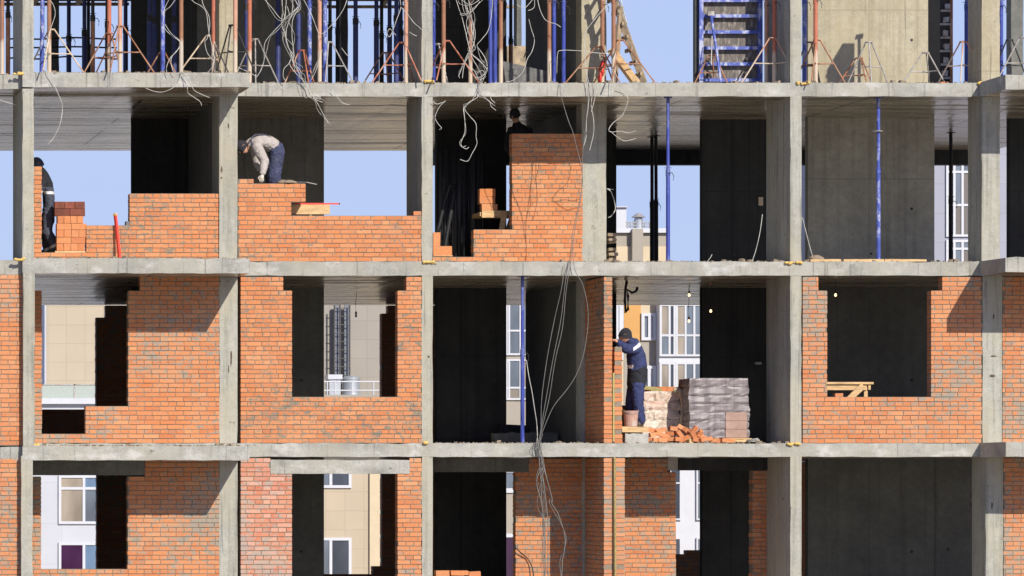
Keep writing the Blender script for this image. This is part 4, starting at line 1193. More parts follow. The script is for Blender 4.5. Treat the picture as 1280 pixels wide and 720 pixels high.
# ================================================================== STOREY THREE
# pallets of bricks
def pallet(parent, x0, x1, y0, y1, zb):
    mb = MB()
    for k in range(3):
        xx = x0 + (x1 - x0 - .09) * k / 2
        mb.box(xx, xx + .09, y0, y1, zb, zb + .07)
    for k in range(5):
        yy = y0 + (y1 - y0 - .1) * k / 4
        mb.box(x0 - .05, x1 + .05, yy, yy + .1, zb + .0705, zb + .095)
    mb.build('pallet', M['wood'], parent)
d = 1.0; zb = F3 + .002
t = thing('brick_pallet', (X(899, d), d + .4, zb), 'tall pallet of bricks wrapped in grey stretch film', 'brick pallet')
pallet(t, X(862, d), X(936, d), d, d + .85, zb)
mb = MB(); rng = random.Random(12)
z = zb + .10; zt = Z(472.5, d); n = 7
def skinbox(mb, x0, x1, y0, y1, z0, z1, mat, seg=12, amp=.012):
    # bulging wrapped layer
    vs = []; m = seg
    ring = [(x0 + (x1-x0)*i/m, y0) for i in range(m)] + [(x1, y0 + (y1-y0)*i/4) for i in range(4)] + [(x1 - (x1-x0)*i/m, y1) for i in range(m)] + [(x0, y1 - (y1-y0)*i/4) for i in range(4)]
    k = len(ring); cx, cy = (x0+x1)/2, (y0+y1)/2
    for j, (zz, s) in enumerate(((z0, .985), (z0 + (z1-z0)*.25, 1.0), (z0 + (z1-z0)*.75, 1.0), (z1, .985))):
        for (x, y) in ring: vs.append((cx + (x-cx)*s + rng.uniform(-amp, amp), cy + (y-cy)*s + rng.uniform(-amp, amp), zz + rng.uniform(-amp, amp)*.3))
    fs = [(j*k+i, j*k+(i+1) % k, (j+1)*k+(i+1) % k, (j+1)*k+i) for j in range(3) for i in range(k)]
    fs += [tuple(range(k-1, -1, -1)), tuple(range(3*k, 4*k))]
    mb.add(vs, fs, mat)
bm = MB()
for k in range(n):
    h = (zt - z) / (n - k) ; 
    s0, s1 = rng.uniform(-.012, .012), rng.uniform(-.012, .012)
    skinbox(mb, X(861.5, d) + s0, X(936.5, d) + s1, d + .01, d + .84, z, z + h - .003, 0)
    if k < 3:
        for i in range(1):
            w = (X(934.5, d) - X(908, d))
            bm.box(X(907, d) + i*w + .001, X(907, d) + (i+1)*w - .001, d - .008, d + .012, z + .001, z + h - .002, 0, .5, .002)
    z += h
mb.build('film_wrap', M['film'], t, smooth=False); bm.build('sunlit_patch', plain('pinkish_sunlit_film', (.31,.20,.155), .45, var=.2, scale=6, bumpy=.3), t)  # pinkish boxes paint the sunlit lower right of the wrap
mb = MB(); mb.box(X(915, d-.25), X(943, d-.25), d - .25, d - .02, zb + .03, zb + .06); tag(mb.build('board', M['wood']), 'light board at the foot of the grey wrapped pallet', 'board')
d = 1.6
t = thing('brick_pallet', (X(828, d), d + .4, zb), 'lower pallet of bricks in torn pale film behind the worker in navy', 'brick pallet')
pallet(t, X(806, d), X(852, d), d, d + .8, zb)
mb = MB(); z = zb + .10; zt = Z(489, d); n = 5
for k in range(n):
    h = (zt - z) / (n - k)
    skinbox(mb, X(803.5 + k*.5, d) + rng.uniform(-.015, .015), X(852.5 - k*.8, d) + rng.uniform(-.015, .015), d, d + .78, z, z + h - .003, 0, amp=.02); z += h
mb.build('film_wrap', M['wrap'], t)
mb = MB(); w = (X(846, d) - X(803, d)) / 4
for i in range(4): mb.box(X(804, d) + i*w, X(804, d) + (i+1)*w - .006, d + .08, d + .6, z + .002, z + .075, 0, rng.random(), .006)
mb.build('bricks', M['loose'], t)
mb = MB(); mb.obox(P(812, 486.5, d + .15), (.34, .25, .05), Matrix.Rotation(.2, 3, 'Y'), 0, .5, .02); mb.build('cardboard', plain('olive_cardboard', (.30,.25,.10), .9), t)
mb = MB(); mb.tube([P(842, 488, d - .03), P(850, 488, d - .04), P(853, 500, d - .05), P(853.5, 520, d - .05), P(852, 534, d - .06)], .045, 7); mb.build('film_fold', M['cream'], t, smooth=True)
# dark bin behind
t = thing('mortar_bin', (X(855, 2.8), 2.8, F3), 'black mortar bin between the two brick pallets', 'bin')
mb = MB(); d = 2.8
mb.box(X(838, d), X(872, d), d, d + .03, F3 + .002, Z(484.5, d)); mb.box(X(838, d), X(872, d), d + .57, d + .6, F3 + .002, Z(484.5, d)); mb.box(X(838, d), X(838, d) + .03, d + .0305, d + .5695, F3 + .002, Z(484.5, d)); mb.box(X(872, d) - .03, X(872, d), d + .0305, d + .5695, F3 + .002, Z(484.5, d)); mb.box(X(838, d) + .031, X(872, d) - .031, d + .031, d + .569, F3 + .002, F3 + .03)
mb.build('body', M['plastic_black'], t)
mb = MB(); mb.box(X(836, d), X(874, d), d - .03, d - .001, Z(487.5, d), Z(484, d)); mb.build('rim', M['plastic_black'], t)
# block and board under the worker
mb = MB(); rough(mb, X(783), X(812), .08, .45, F3 + .001, Z(541.5), seg=.06, j=.003, seed=77); tag(mb.build('concrete_block', M['block']), 'grey concrete block under the board the worker in navy stands on', 'block')
mb = MB(); mb.box(X(779.5), X(812.5), .10, .62, Z(540.3), Z(533.3), 0, .5, .004); tag(mb.build('standing_board', M['wood']), 'pine board with a knot on the concrete block', 'board')
mb = MB(); mb.box(X(792, .5), X(803, .5), .47, .6, F3 + .001, Z(540.5, .5)); tag(mb.build('brick_stack', M['loose']), 'bricks propping the rear of the standing board', 'brick stack')
# bucket
t = thing('mortar_bucket', P(788.5, 533.2, .2), 'pinkish dusty mortar bucket at the feet of the worker in navy', 'bucket')
mb = MB(); mb.lathe(P(788.5, 533.2, .2), [(.001, .0), (.105, 0), (.125, .24), (.132, .245), (.132, .265), (.118, .265), (.10, .05), (.001, .045)], 20); mb.build('pail', plain('dusty_pink_plastic', (.42,.24,.18), .7, var=.15, dirt=(.45,.40,.34), dirt_amt=.7), t, smooth=False)
mb = MB(); mb.tube([P(788.5, 513, .2) + Vector((.125*math.cos(a), -.02 - .11*abs(math.sin(a)), .01 - .07*math.sin(a))) for a in [math.pi*i/10 for i in range(11)]], .005, 6); mb.build('handle', M['greysteel'], t)
# heap of tumbled bricks
rng = random.Random(21)
heap = [(815,550,.02,.0,0),(824,550,.0,.03,0),(834,549,.02,.0,0),(819,543,.05,-.15,0),(828,544,.05,.35,0),(838,542,.1,.05,1),(846,549,.0,.1,1),(851,545,.08,.9,0),(857,549,.05,-.5,0),(860,541,.12,.75,0),(867,547,.02,.95,0),(872,545,.12,-1.0,0),(874,550,.0,.1,0),(881,551,-.02,-.2,0),(889,551.5,.06,.15,0),(897,552,.1,0,0),(841,536,.14,.1,1),(855,537,.15,.6,0),(865,540,.14,-.85,0),(878,546,.14,.5,0),(815,538,.14,.1,0),(824,538.5,.16,-.25,0),(909,552.5,.05,.1,0)]
for i, (px, py, dd, ang, up) in enumerate(heap):
    mb = MB()
    sz = (.24, .115, .068) if not up else (.12, .24, .068)
    q = Matrix.Rotation(ang, 3, 'Y') @ Matrix.Rotation(rng.uniform(-.5, .5), 3, 'Z')
    c = P(px, py, .22 + dd)
    hz = abs(math.sin(ang)) * sz[0] / 2 + abs(math.cos(ang)) * sz[2] / 2
    c.z = max(c.z, F3 + hz + .004)
    mb.obox(c, sz, q, 0, rng.random(), .004)
    tag(mb.build('brick', M['loose']), 'orange brick tumbled in the heap on the slab edge below the pallets', 'brick', 'bricks tumbled in the heap')
mb = MB(); mb.obox(P(941, 551, .15), (.2, .16, .06), None, 0, .5, .02); tag(mb.build('rubble_lump', M['block']), 'grey rubble lump left of the pale slim column', 'rubble')
# yellow level between the leaves
mb = MB(); mb.beam(P(766.9, 552.5, .03), P(766.9, 466, .03), .03, .028)
t = thing('spirit_level', P(766.9, 553, .03), 'long yellow level standing between two brick leaves', 'spirit level')
mb.build('bar', M['yellowlevel'], t)
mb = MB(); mb.box(X(765.8), X(768.2), .01, .05, Z(553.6), Z(551.9)); mb.build('end_cap', M['plastic_black'], t)
# timber trestle in the window
d = .55
t = thing('window_trestle', (X(1062, d), d, F3), 'pine trestle standing behind the sill of the dark window', 'trestle')
mb = MB(); mb.box(X(1020, d), X(1092, d), d, d + .6, Z(480.3, d), Z(477.5, d)); mb.build('deck', M['wood'], t)
mb = MB(); mb.box(X(1020, d), X(1084, d), d + .03, d + .06, Z(487.5, d), Z(482, d)); mb.build('rail', M['wood'], t)
mb = MB(); mb.box(X(1081.5, d), X(1086, d), d + .065, d + .12, F3, Z(480.4, d)); mb.build('leg', M['wood'], t)
mb = MB(); mb.box(X(1086.2, d), X(1089, d), d + .03, d + .10, Z(487, d), Z(480.4, d)); mb.build('leg', M['wood'], t)
mb = MB(); mb.beam(P(1060, 500, d - .03), P(1079, 482, d - .03), .04, .10); mb.build('brace', M['wood'], t)
mb = MB(); mb.box(X(1043.5, .1), X(1053, .1), .06, .2, Z(496.9, .1), Z(491.7, .1), 0, .6, .003); tag(mb.build('brick', M['loose']), 'single brick lying on the sill of the dark window', 'brick')
# concrete offcuts on the loggia floor
mb = MB(); rough(mb, X(618, 3.4), X(697, 3.4), 3.4, 3.7, F3 + .001, Z(541, 3.4), seg=.1, j=.02, seed=5); tag(mb.build('concrete_kerb', M['midwall']), 'grey concrete beam lying on the floor of the shaded loggia', 'beam')
mb = MB(); mb.obox(P(640, 545, 4.1), (.5, .3, .32), None, 0, .5, .05); tag(mb.build('rubbish_heap', M['blackcloth']), 'dark heap of rubbish behind the concrete beam', 'rubbish')
# lamps: bare bulbs on cords
warm = emit_mat('lit_bulb', (1.0, .70, .36), 1.6)
def bulb(px, py, d, ceil_z, lab, lit=True):
    t = thing('hanging_bulb', (X(px, d), d, ceil_z), lab, 'light bulb', 'bare bulbs on cords')
    c = P(px, py, d)
    mb = MB(); mb.tube([(c.x + .01, d, ceil_z), (c.x - .008, d, (ceil_z + c.z) / 2), (c.x, d, c.z + .07)], .005, 6); mb.build('cord', M['dark_cable'], t)
    mb = MB(); mb.rod((c.x, d, c.z + .03), (c.x, d, c.z + .08), .018, n=10); mb.build('socket', M['plastic_black'], t)
    mb = MB(); mb.lathe(c, [(.001, -.026), (.014, -.021), (.022, -.006), (.020, .010), (.012, .030)], 14); mb.build('glass_bulb', warm if lit else M['whitepanel'], t, smooth=True)
bulb(861.5, 369, 3.0, CEIL['three'] - .005, 'pale bulb against the pale ceiling above the glazed balcony')
bulb(888.5, 389, 3.4, CEIL['three'] - .005, 'glowing bulb against the black wall right of the glazed balcony')
bulb(861.2, 401.5, 6.0, CEIL['three'] - .005, 'bulb hanging low in front of the glazed balcony', True)
bulb(1044.5, 369, 1.6, CEIL['three'] - .005, 'glowing bulb in the dark window at right')
bulb(445, 395, 6.5, CEIL['three'] - .005, 'dark unlit bulb in the window with the drum', False)
mb = MB()
d0 = 2.2
mb.tube([P(784, 349, d0), P(782, 360, d0), P(781, 376, d0), P(782, 391, d0), P(785, 387, d0), P(785, 370, d0), P(784, 362, d0), P(790, 366, d0), P(795, 364, d0), P(797, 359, d0)], .024, 8)
tag(mb.build('hanging_cable', M['dark_cable'], smooth=True), 'thick black cable loop hanging from the ceiling above the worker in navy', 'cable')
mb = MB(); mb.box(X(945, 4.5), X(953, 4.5), 4.55, 4.597, Z(455.5, 4.5), Z(452.5, 4.5)); tag(mb.build('wall_bracket', M['greysteel']), 'tiny grey bracket on the black wall above the wrapped pallet', 'bracket')
mb = MB(); mb.rod(P(887.5, 346, 2.8), P(887.5, 357, 2.8), .02); tag(mb.build('rebar_stub', M['rust']), 'short rusty stub under the ceiling by the black wall', 'rebar')

# ================================================================== STOREY FOUR
mb = MB(); mb.beam(P(768.8, 740, -.05), P(767.8, 571.5, -.03), .036, .036)
tag(mb.build('timber_batten', plain('ochre_batten', (.27,.20,.075), .8, var=.4, stretch=(6,6,1))), 'long yellow batten standing against the brick pier in the lowest storey', 'batten')
rng = random.Random(15); mb = MB()
for x0, x1, y0, y1 in ((545, 562, 713, 722), (563.5, 586, 713.5, 719), (564, 580, 719.5, 726), (586.5, 601, 714.5, 722), (545, 601, 727, 790)):
    mb.box(X(x0, .4), X(x1, .4), .4, .62, max(F4 + .003, Z(y1, .4)), Z(y0, .4), 0, rng.random(), .006)
tag(mb.build('brick_stack', M['loose']), 'brick stack showing its top courses at the bottom edge of the dark loggia', 'brick stack')

# ================================================================== CABLES
def smooth_pts(pts, k=5):
    out = []
    for i in range(len(pts) - 1):
        p0 = pts[max(i-1, 0)]; p1 = pts[i]; p2 = pts[i+1]; p3 = pts[min(i+2, len(pts)-1)]
        for j in range(k):
            t = j / k
            out.append(.5*((2*p1) + (p2-p0)*t + (2*p0-5*p1+4*p2-p3)*t*t + (3*p1-p0-3*p2+p3)*t**3))
    out.append(pts[-1])
    return out
def cable(label, strands, mat='white_cable', d=-.06, r=.0052, name='cable', group=None):
    mb = MB(); rng = random.Random(len(label))
    for st in strands:
        pts = [P(p[0], p[1], (p[2] if len(p) > 2 else d) + rng.uniform(-.03, .03)) for p in st]
        mb.tube(smooth_pts(pts), r, 6)
        if len(strands) >= 5 and len(st) > 3 and rng.random() < .8:      # thinner strands of the same tangle
            q = [p + Vector((rng.uniform(-.07, .07), rng.uniform(-.03, .05), rng.uniform(-.05, .05))) for p in pts]
            mb.tube(smooth_pts(q), r * .62, 5)
    tag(mb.build(name, M[mat], smooth=True), label, 'cable', group)
dL = -1.42
cable('white cable draped round the rusty prop beside the far left column', [[(56,-6),(66,5),(69,17),(66,28),(60,45),(57,60,dL),(58,80),(60,92),(66,103),(73,118),(78,133),(75,155),(67,172),(60,180)]], d=dL)
cable('loose end of wire on the far left edge above the sky', [[(-6,123),(6,127),(22,132)]], d=-1.0, r=.007)
cable('white cables knotted on the bright blue front prop', [[(222,-5),(213,8),(206,14),(204,28),(206,36),(215,45),(226,54),(228,75),(227,92),(221,105),(214,111),(203,115),(192,114),(182,110)],
   [(213,-4),(206,10),(204,20)],[(206,30),(214,42),(225,52),(221,64),(213,72),(208,85),(210,96)],[(224,60),(214,73),(216,88),(220,92)]], d=dL)
cable('white cable ends curling under the balcony slab by the rusty front prop', [[(227,88),(231,98),(234,108),(235,116),(243,122),(250,127),(252,132)],[(229,90),(237,100),(242,112),(252,118),(262,122)]], d=dL)
cable('white cables hanging before the vivid orange prop', [[(236,-4),(243,3),(252,8),(258,17),(261,40),(265,58),(268,78),(262,88),(257,93)],[(252,-4),(254,6),(261,20),(262,34),(259,48),(256,52),(259,66),(267,76)],[(297,84),(306,88),(316,93),(321,96)]], d=-.7)
cable('bundle of white cables hanging over the grey wall of the top storey', [
  [(328,-4),(340,10),(352,24),(362,18),(372,8),(366,-4)],[(352,-4),(353,14),(352,30),(356,42),(358,56),(364,66),(362,78),(355,86),(354,96),(357,101)],
  [(358,-5),(357,12),(354,26),(345,36),(333,50),(330,60),(330,76),(326,88),(321,96)],[(366,-5),(365,16),(360,30),(357,44),(361,60),(366,68),(366,78),(372,88),(376,97),(385,110),(388,120),(396,125),(403,128)],
  [(359,8),(362,22),(358,36),(358,52),(364,70),(362,80),(370,92),(382,104),(388,116),(395,126),(402,139),(410,154)],[(371,-4),(374,8),(366,24),(365,45),(367,66),(367,78),(375,88),(378,100),(384,118),(392,122),(401,124)]], d=-.09)
cable('white cable looping from the pale pink front prop', [[(377,-5),(383,6),(390,20),(396,36),(399,42),(405,41),(410,36),(421,24),(430,10),(435,-5)],[(398,44),(400,64),(396,85),(389,100)],[(415,112),(422,122),(429,129),(437,131)],[(427,60),(433,68),(436,70)]], d=-.07)
cable('white cable forked in front of the brick-red prop', [[(499,-5),(501,9),(496,24),(491,38),(487,46),(484,42),(487,36),(491,40),(495,44)],[(501,9),(508,16),(517,28),(524,34),(528,38)],[(512,40),(516,43),(521,45)]], d=-.07)
cable('big tangle of white cables falling over the slab edge right of the pale central column', [
  [(569,-4),(574,12),(577,20),(582,40),(586,58),(590,72),(597,84),(602,95)],[(572,-4),(580,2),(588,6),(596,2),(603,-4)],[(583,6),(585,18),(583,30),(587,44),(594,60),(588,66),(582,76),(579,88),(578,98)],
  [(575,18),(580,19),(590,14),(600,2)],[(586,16),(592,30),(594,46),(590,60),(586,68),(588,82),(594,90),(598,100)],[(580,-4),(583,14),(588,26),(590,40),(593,52),(589,66),(599,76),(608,86),(603,94),(596,98)],
  [(596,58),(605,70),(609,82),(606,92),(600,98)],[(588,60),(580,78),(573,96)],[(596,92),(603,88),(606,95),(600,100),(596,97)],[(585,-4),(589,20),(592,38),(589,55)],
  [(600,98),(600,112),(605,121),(612,127),(614,133),(620,138)],[(601,98),(603,118),(610,126),(616,130)],[(600,104),(598,120),(586,128),(580,135),(581,150),(581,165),(576,180),(582,186),(586,184)],
  [(599,106),(598,120),(587,128),(581,136),(587,145),(595,155),(595,170),(596,180),(590,192),(585,201),(580,201),(575,199)],[(613,118),(614,124),(619,129)]], d=-.08)
cable('white cable end curled under the slab beside the central column', [[(540,126),(546,130),(553,128),(557,126)],[(556,127),(549,134),(544,146),(547,154),(552,160),(549,162)]], d=-.05)
cable('white cable crossing the pair of bright blue props', [[(616,-5),(615,12),(611,36),(603,48),(596,56)]], d=-.02)
cable('white cable sagging into the mortar trough', [[(646,6),(655,10),(662,4),(668,-4)],[(661,24),(664,36),(668,50),(665,64),(659,74),(656,85),(650,94),(640,101),(632,102)],[(668,-2),(668,8),(664,12),(660,13)]], d=.3)
cable('white cable thrown over the straw brown prop', [[(671,-5),(675,12),(681,24),(688,28),(695,30),(701,34)]], d=-.05)
cable('pale cable crossing the pale column of the top storey', [[(760,6),(750,16),(741,27),(733,38),(731,48),(731,70),(733,90),(737,108)],[(696,92),(697,67),(702,63),(715,63),(730,64),(744,66),(762,67)]], d=-.03)
cable('white cable coming down in the sky right of the ladder', [[(775,-5),(778,8),(781,20),(784,30)]], d=.1, r=.010)
cable('pale double cable hanging down the column between the brick panel and the sky bay', [[(733,98),(736,120),(735,135),(733,150),(733,168),(731,178),(728,186)],[(738,106),(740,118),(739,132),(742,150),(742,166),(739,180),(737,188)],[(747,105),(743,125),(739,140)]], d=-.07)
cable('white cable end curling in front of the sky bay ceiling', [[(772,109),(780,116),(785,124),(781,138),(776,146),(766,154),(761,162),(764,165),(775,164),(786,166),(795,163)],[(763,164),(770,170),(780,176),(788,175),(795,173)],[(764,99),(763,110),(763,120)]], d=-.06)
cable('pale wire loop on the black strip beside the column', [[(759,236),(764,240),(768,252),(769,262),(764,270),(760,272)],[(758,236),(767,237)]], d=1.7, r=.008)
for lab, st, m in (
  ('dark cable running from the top slab down over the brick panel', [(700,104),(701,118),(707,140),(712,155),(716,165),(721,185),(726,205),(728,230),(722,262),(716,290),(712,325),(707,350),(701,400),(691,450),(684,490),(678,525),(674,552)], 'grey_cable'),
  ('second dark cable falling beside the one over the brick panel', [(735,106),(735,122),(734,140),(731,170),(728,196),(727,240),(719,285),(713,330),(708,360),(703,410),(694,450),(687,495),(680,525),(673,553)], 'grey_cable'),
  ('bowed grey cable looping in front of the shaded loggia', [(716,300),(718,335),(728,355),(734,380),(735,405),(730,440),(722,465),(710,485),(694,505),(686,520),(676,545)], 'grey_cable'),
  ('pale cable running down steeply beside the bowed one', [(706,330),(702,360),(694,395),(688,425),(682,460),(677,500),(676,535),(673,552)], 'grey_cable'),
  ('thin pale wire slanting from the blue prop to the slab', [(658,450),(661,470),(665,490),(668,510),(671,530),(672,552)], 'white_cable')):
    cable(lab, [st], m, d=-.07, r=.0055 if 'thin' not in lab else .006, group='cables hanging past the loggia')
cable('thick grey cable bundle hanging down through the lowest storey', [
  [(672,545),(670,560),(674,575),(679,590),(676,600),(678,640),(679,680),(680,730)],[(675,545),(675,562),(677,580),(672,596),(671,606),(677,630),(680,660),(682,730)],[(673,550),(678,578),(684,600),(689,620),(690,630),(697,641),(702,655),(706,670),(706,685),(703,702),(702,730)],
  [(671,552),(674,572),(675,590),(677,603)],[(675,556),(679,575),(682,592),(688,615),(691,628)],[(674,570),(684,640),(685,700),(684,730)]], 'grey_cable', d=-.09, r=.007)
cable('thin dark wire bowed over the sunlit brick of the lowest storey', [[(644,684),(650,690),(658,697),(664,706),(667,720),(667,735)]], 'dark_cable', d=1.44, r=.010)
cable('thin pale wire leaning on the slim column before the black wall', [[(953,268),(950,290),(945,312),(940,327)]], d=.1, r=.006)
cable('thin pale wire left of the grey wall', [[(1003,272),(1010,300),(1016,322)]], d=.1, r=.006)
cable('short grass-like wire sticking up from the slab in front of the black wall', [[(948,326),(944,328)],[(884,327),(888,322),(890,318)]], d=.05, r=.005)

# ================================================================== PEOPLE
def skin_mesh(J, E, root, lvl=2):
    names = list(J.keys()); idx = {n: i for i, n in enumerate(names)}
    me = bpy.data.meshes.new('tmp')
    me.from_pydata([J[n][0] for n in names], [(idx[a], idx[b]) for a, b in E], [])
    o = bpy.data.objects.new('tmp', me); COL.objects.link(o)
    sk = o.modifiers.new('s', 'SKIN'); sk.use_smooth_shade = True
    for n in names:
        v = me.skin_vertices[0].data[idx[n]]
        r = J[n][1]
        v.radius = (r, r) if not isinstance(r, tuple) else r
        v.use_root = (n == root)
    ss = o.modifiers.new('d', 'SUBSURF'); ss.levels = lvl; ss.render_levels = lvl
    dg = bpy.context.evaluated_depsgraph_get()
    ev = o.evaluated_get(dg); m2 = ev.to_mesh()
    vs = [tuple(v.co) for v in m2.vertices]; fs = [tuple(p.vertices) for p in m2.polygons]
    ev.to_mesh_clear()
    bpy.data.objects.remove(o); bpy.data.meshes.remove(me)
    return vs, fs
def add_skin(mb, J, E, root, lvl=2, classify=None):
    vs, fs = skin_mesh(J, E, root, lvl)
    b = len(mb.v); mb.v += vs
    for f in fs:
        c = sum((Vector(vs[i]) for i in f), Vector()) / len(f)
        mb.f.append(tuple(i + b for i in f)); mb.m.append(classify(c) if classify else 0); mb.r.append(.5)
def hand(mb, wrist, elbow, side, curl=.6, mat=0, scale=1.0):
    """palm with five bent fingers grown from the wrist along the forearm"""
    f = (wrist - elbow).normalized()
    n = side.normalized(); n = (n - f * n.dot(f)).normalized()   # palm normal
    u = f.cross(n)                                                # across the knuckles
    s = scale
    J = {'w': (wrist, .027*s), 'p': (wrist + f*.05*s, (.036*s, .020*s)), 'k': (wrist + f*.085*s, (.038*s, .017*s))}
    E = [('w','p'), ('p','k')]
    add_skin(mb, J, E, 'w', 2, lambda c: mat)
    for i, (off, L) in enumerate(((-.030, .070), (-.010, .082), (.010, .076), (.029, .060))):
        b0 = wrist + f*.072*s + u*off*s
        b1 = b0 + (f*math.cos(curl*.5) + n*math.sin(curl*.5))*L*.5*s
        b2 = b1 + (f*math.cos(curl*1.3) + n*math.sin(curl*1.3))*L*.5*s
        add_skin(mb, {'a': (b0, .0095*s), 'b': (b1, .0088*s), 'c': (b2, .0072*s)}, [('a','b'), ('b','c')], 'a', 1, lambda c: mat)
    b0 = wrist + f*.025*s - u*.022*s
    b1 = b0 + (f*.6 - u*.7 + n*.25).normalized()*.042*s
    b2 = b1 + (f*.85 - u*.15 + n*.5).normalized()*.034*s
    add_skin(mb, {'a': (b0, .012*s), 'b': (b1, .0105*s), 'c': (b2, .008*s)}, [('a','b'), ('b','c')], 'a', 1, lambda c: mat)
def head(mb, c, face, up, mat=0, s=1.0):
    """skull with jaw, brow, nose, mouth, ears and eyes"""
    f = face.normalized(); up = (up - f*up.dot(f)).normalized(); r = f.cross(up)
    b = len(mb.v); nu, nv = 20, 16
    for j in range(nv + 1):
        ph = math.pi * j / nv
        for i in range(nu):
            th = 2*math.pi*i/nu
            x = math.sin(ph)*math.cos(th); y = math.sin(ph)*math.sin(th); z = math.cos(ph)
            jaw = max(0, -z)
            X_ = x * (.098 - .014*jaw) + (.012*jaw if x > 0 else -.008*jaw)
            Y_ = y * (.076 - .022*jaw)
            Z_ = z * .118
            if x > .3:
                g = math.exp(-(y/.18)**2)
                X_ += .024*g*math.exp(-((z+.10)/.16)**2) + .008*g*math.exp(-((z+.5)/.12)**2) - .010*math.exp(-((abs(y)-.36)/.16)**2)*math.exp(-((z-.10)/.12)**2) + .006*math.exp(-((z-.28)/.1)**2)
            p = c + (f*X_ + r*Y_ + up*Z_)*s
            mb.v.append(tuple(p))
    for j in range(nv):
        for i in range(nu):
            k = (i+1) % nu
            mb.f.append((b+j*nu+i, b+(j+1)*nu+i, b+(j+1)*nu+k, b+j*nu+k)); mb.m.append(mat); mb.r.append(.5)
    for sd in (-1, 1):
        e = c + (r*.078*sd - f*.005 - up*.005)*s
        q = Matrix((f, r, up)).transposed()
        mb.obox(e, (.035*s, .014*s, .06*s), q, mat)
        e = c + (f*.083 + r*.030*sd + up*.012)*s
        mb.obox(e, (.010*s, .020*s, .009*s), q, 1)
    mb.obox(c + (f*.090 - up*.062)*s, (.012*s, .040*s, .006*s), Matrix((f, r, up)).transposed(), 2)
def cap(parent, c, face, up, mat, low=.0, s=1.0, name='knit_cap', brim=False):
    f = face.normalized(); up = (up - f*up.dot(f)).normalized(); r = f.cross(up)
    mb = MB(); nu, nv = 20, 9; vs = []
    for j in range(nv + 1):
        ph = (math.pi*.56 + low) * j / nv
        for i in range(nu):
            th = 2*math.pi*i/nu
            bulge = 1.0 + (.05 if j >= nv - 1 else 0)
            vs.append(c + (f*(math.sin(ph)*math.cos(th)*.108*bulge - .006) + r*math.sin(ph)*math.sin(th)*.087*bulge + up*(math.cos(ph)*.130 + .004))*s)
    fs = [(j*nu+i, (j+1)*nu+i, (j+1)*nu+(i+1) % nu, j*nu+(i+1) % nu) for j in range(nv) for i in range(nu)]
    fs.append(tuple(range(nv*nu, nv*nu+nu)))
    mb.add(vs, fs)
    return mb.build(name, M[mat], parent, smooth=True)

def boots(parent, spec, mat='shoe'):
    for ank, toe in spec:
        mb = MB()
        dr = (toe - ank); dr.z = 0
        heel = ank - dr.normalized()*.05; heel.z = toe.z
        add_skin(mb, {'a': (ank + Vector((0,0,.06)), .052), 'b': (Vector((ank.x, ank.y, toe.z + .045)), .050), 'm': (ank.lerp(toe, .55) * 1.0, (.046, .040)), 't': (toe, (.042, .032)), 'h': (heel, (.042, .036))},
                 [('a','b'), ('b','m'), ('m','t'), ('b','h')], 'b', 2)
        mb.build('boot', M[mat], parent, smooth=True)


UP = Vector((0, 0, 1)); LAT = Vector((0, 1, 0))
def loft(mb, secs, lat=LAT, n=16, rounded=True):
    """elliptical sections (centre, lateral radius, other radius) along a path, ends rounded off"""
    secs = [(Vector(c), a, b) for c, a, b in secs]
    t0 = (secs[1][0] - secs[0][0]).normalized(); t1 = (secs[-1][0] - secs[-2][0]).normalized()
    if rounded:
        c, a, b = secs[0]; secs = [(c - t0*b*.75, a*.35, b*.35), (c - t0*b*.5, a*.75, b*.75)] + secs
        c, a, b = secs[-1]; secs = secs + [(c + t1*b*.5, a*.75, b*.75), (c + t1*b*.75, a*.35, b*.35)]
    vs = []; fs = []
    for k, (c, a, b) in enumerate(secs):
        t = (secs[min(k+1, len(secs)-1)][0] - secs[max(k-1, 0)][0]).normalized()
        A = lat - t*lat.dot(t)
        if A.length < .2: A = Vector((1, 0, 0)) - t*t.x
        A.normalize(); B = t.cross(A)
        for i in range(n):
            th = 2*math.pi*i/n
            vs.append(c + A*math.cos(th)*a + B*math.sin(th)*b)
    for k in range(len(secs)-1):
        for i in range(n):
            j = (i+1) % n
            fs.append((k*n+i, k*n+j, (k+1)*n+j, (k+1)*n+i))
    fs.append(tuple(range(n-1, -1, -1))); fs.append(tuple(range((len(secs)-1)*n, len(secs)*n)))
    mb.add(vs, fs)
def fuse(src, dst, classify=None, voxel=.012, fold=.0, fscale=13.0, smooth=6, seed=0.0):
    """one continuous surface from overlapping lofts, with cloth folds"""
    me = bpy.data.meshes.new('tmp'); me.from_pydata(src.v, [], src.f)
    o = bpy.data.objects.new('tmp', me); COL.objects.link(o)
    r = o.modifiers.new('r', 'REMESH'); r.mode = 'VOXEL'; r.voxel_size = voxel
    sm = o.modifiers.new('s', 'SMOOTH'); sm.iterations = smooth; sm.factor = .5
    ev = o.evaluated_get(bpy.context.evaluated_depsgraph_get()); m2 = ev.to_mesh()
    b = len(dst.v)
    for v in m2.vertices:
        p = v.co.copy()
        if fold:
            q = Vector((p.x*fscale, p.y*fscale, p.z*fscale*1.5 + seed))
            f = noise.noise(q)*1.0 + noise.noise(q*2.1)*.5
            f = 1 - abs(f)*2.2
            p = p + v.normal * f * fold
        dst.v.append(tuple(p))
    for p in m2.polygons:
        dst.f.append(tuple(i + b for i in p.vertices)); dst.r.append(.5)
        dst.m.append(classify(p.center) if classify else 0)
    ev.to_mesh_clear(); bpy.data.objects.remove(o); bpy.data.meshes.remove(me)
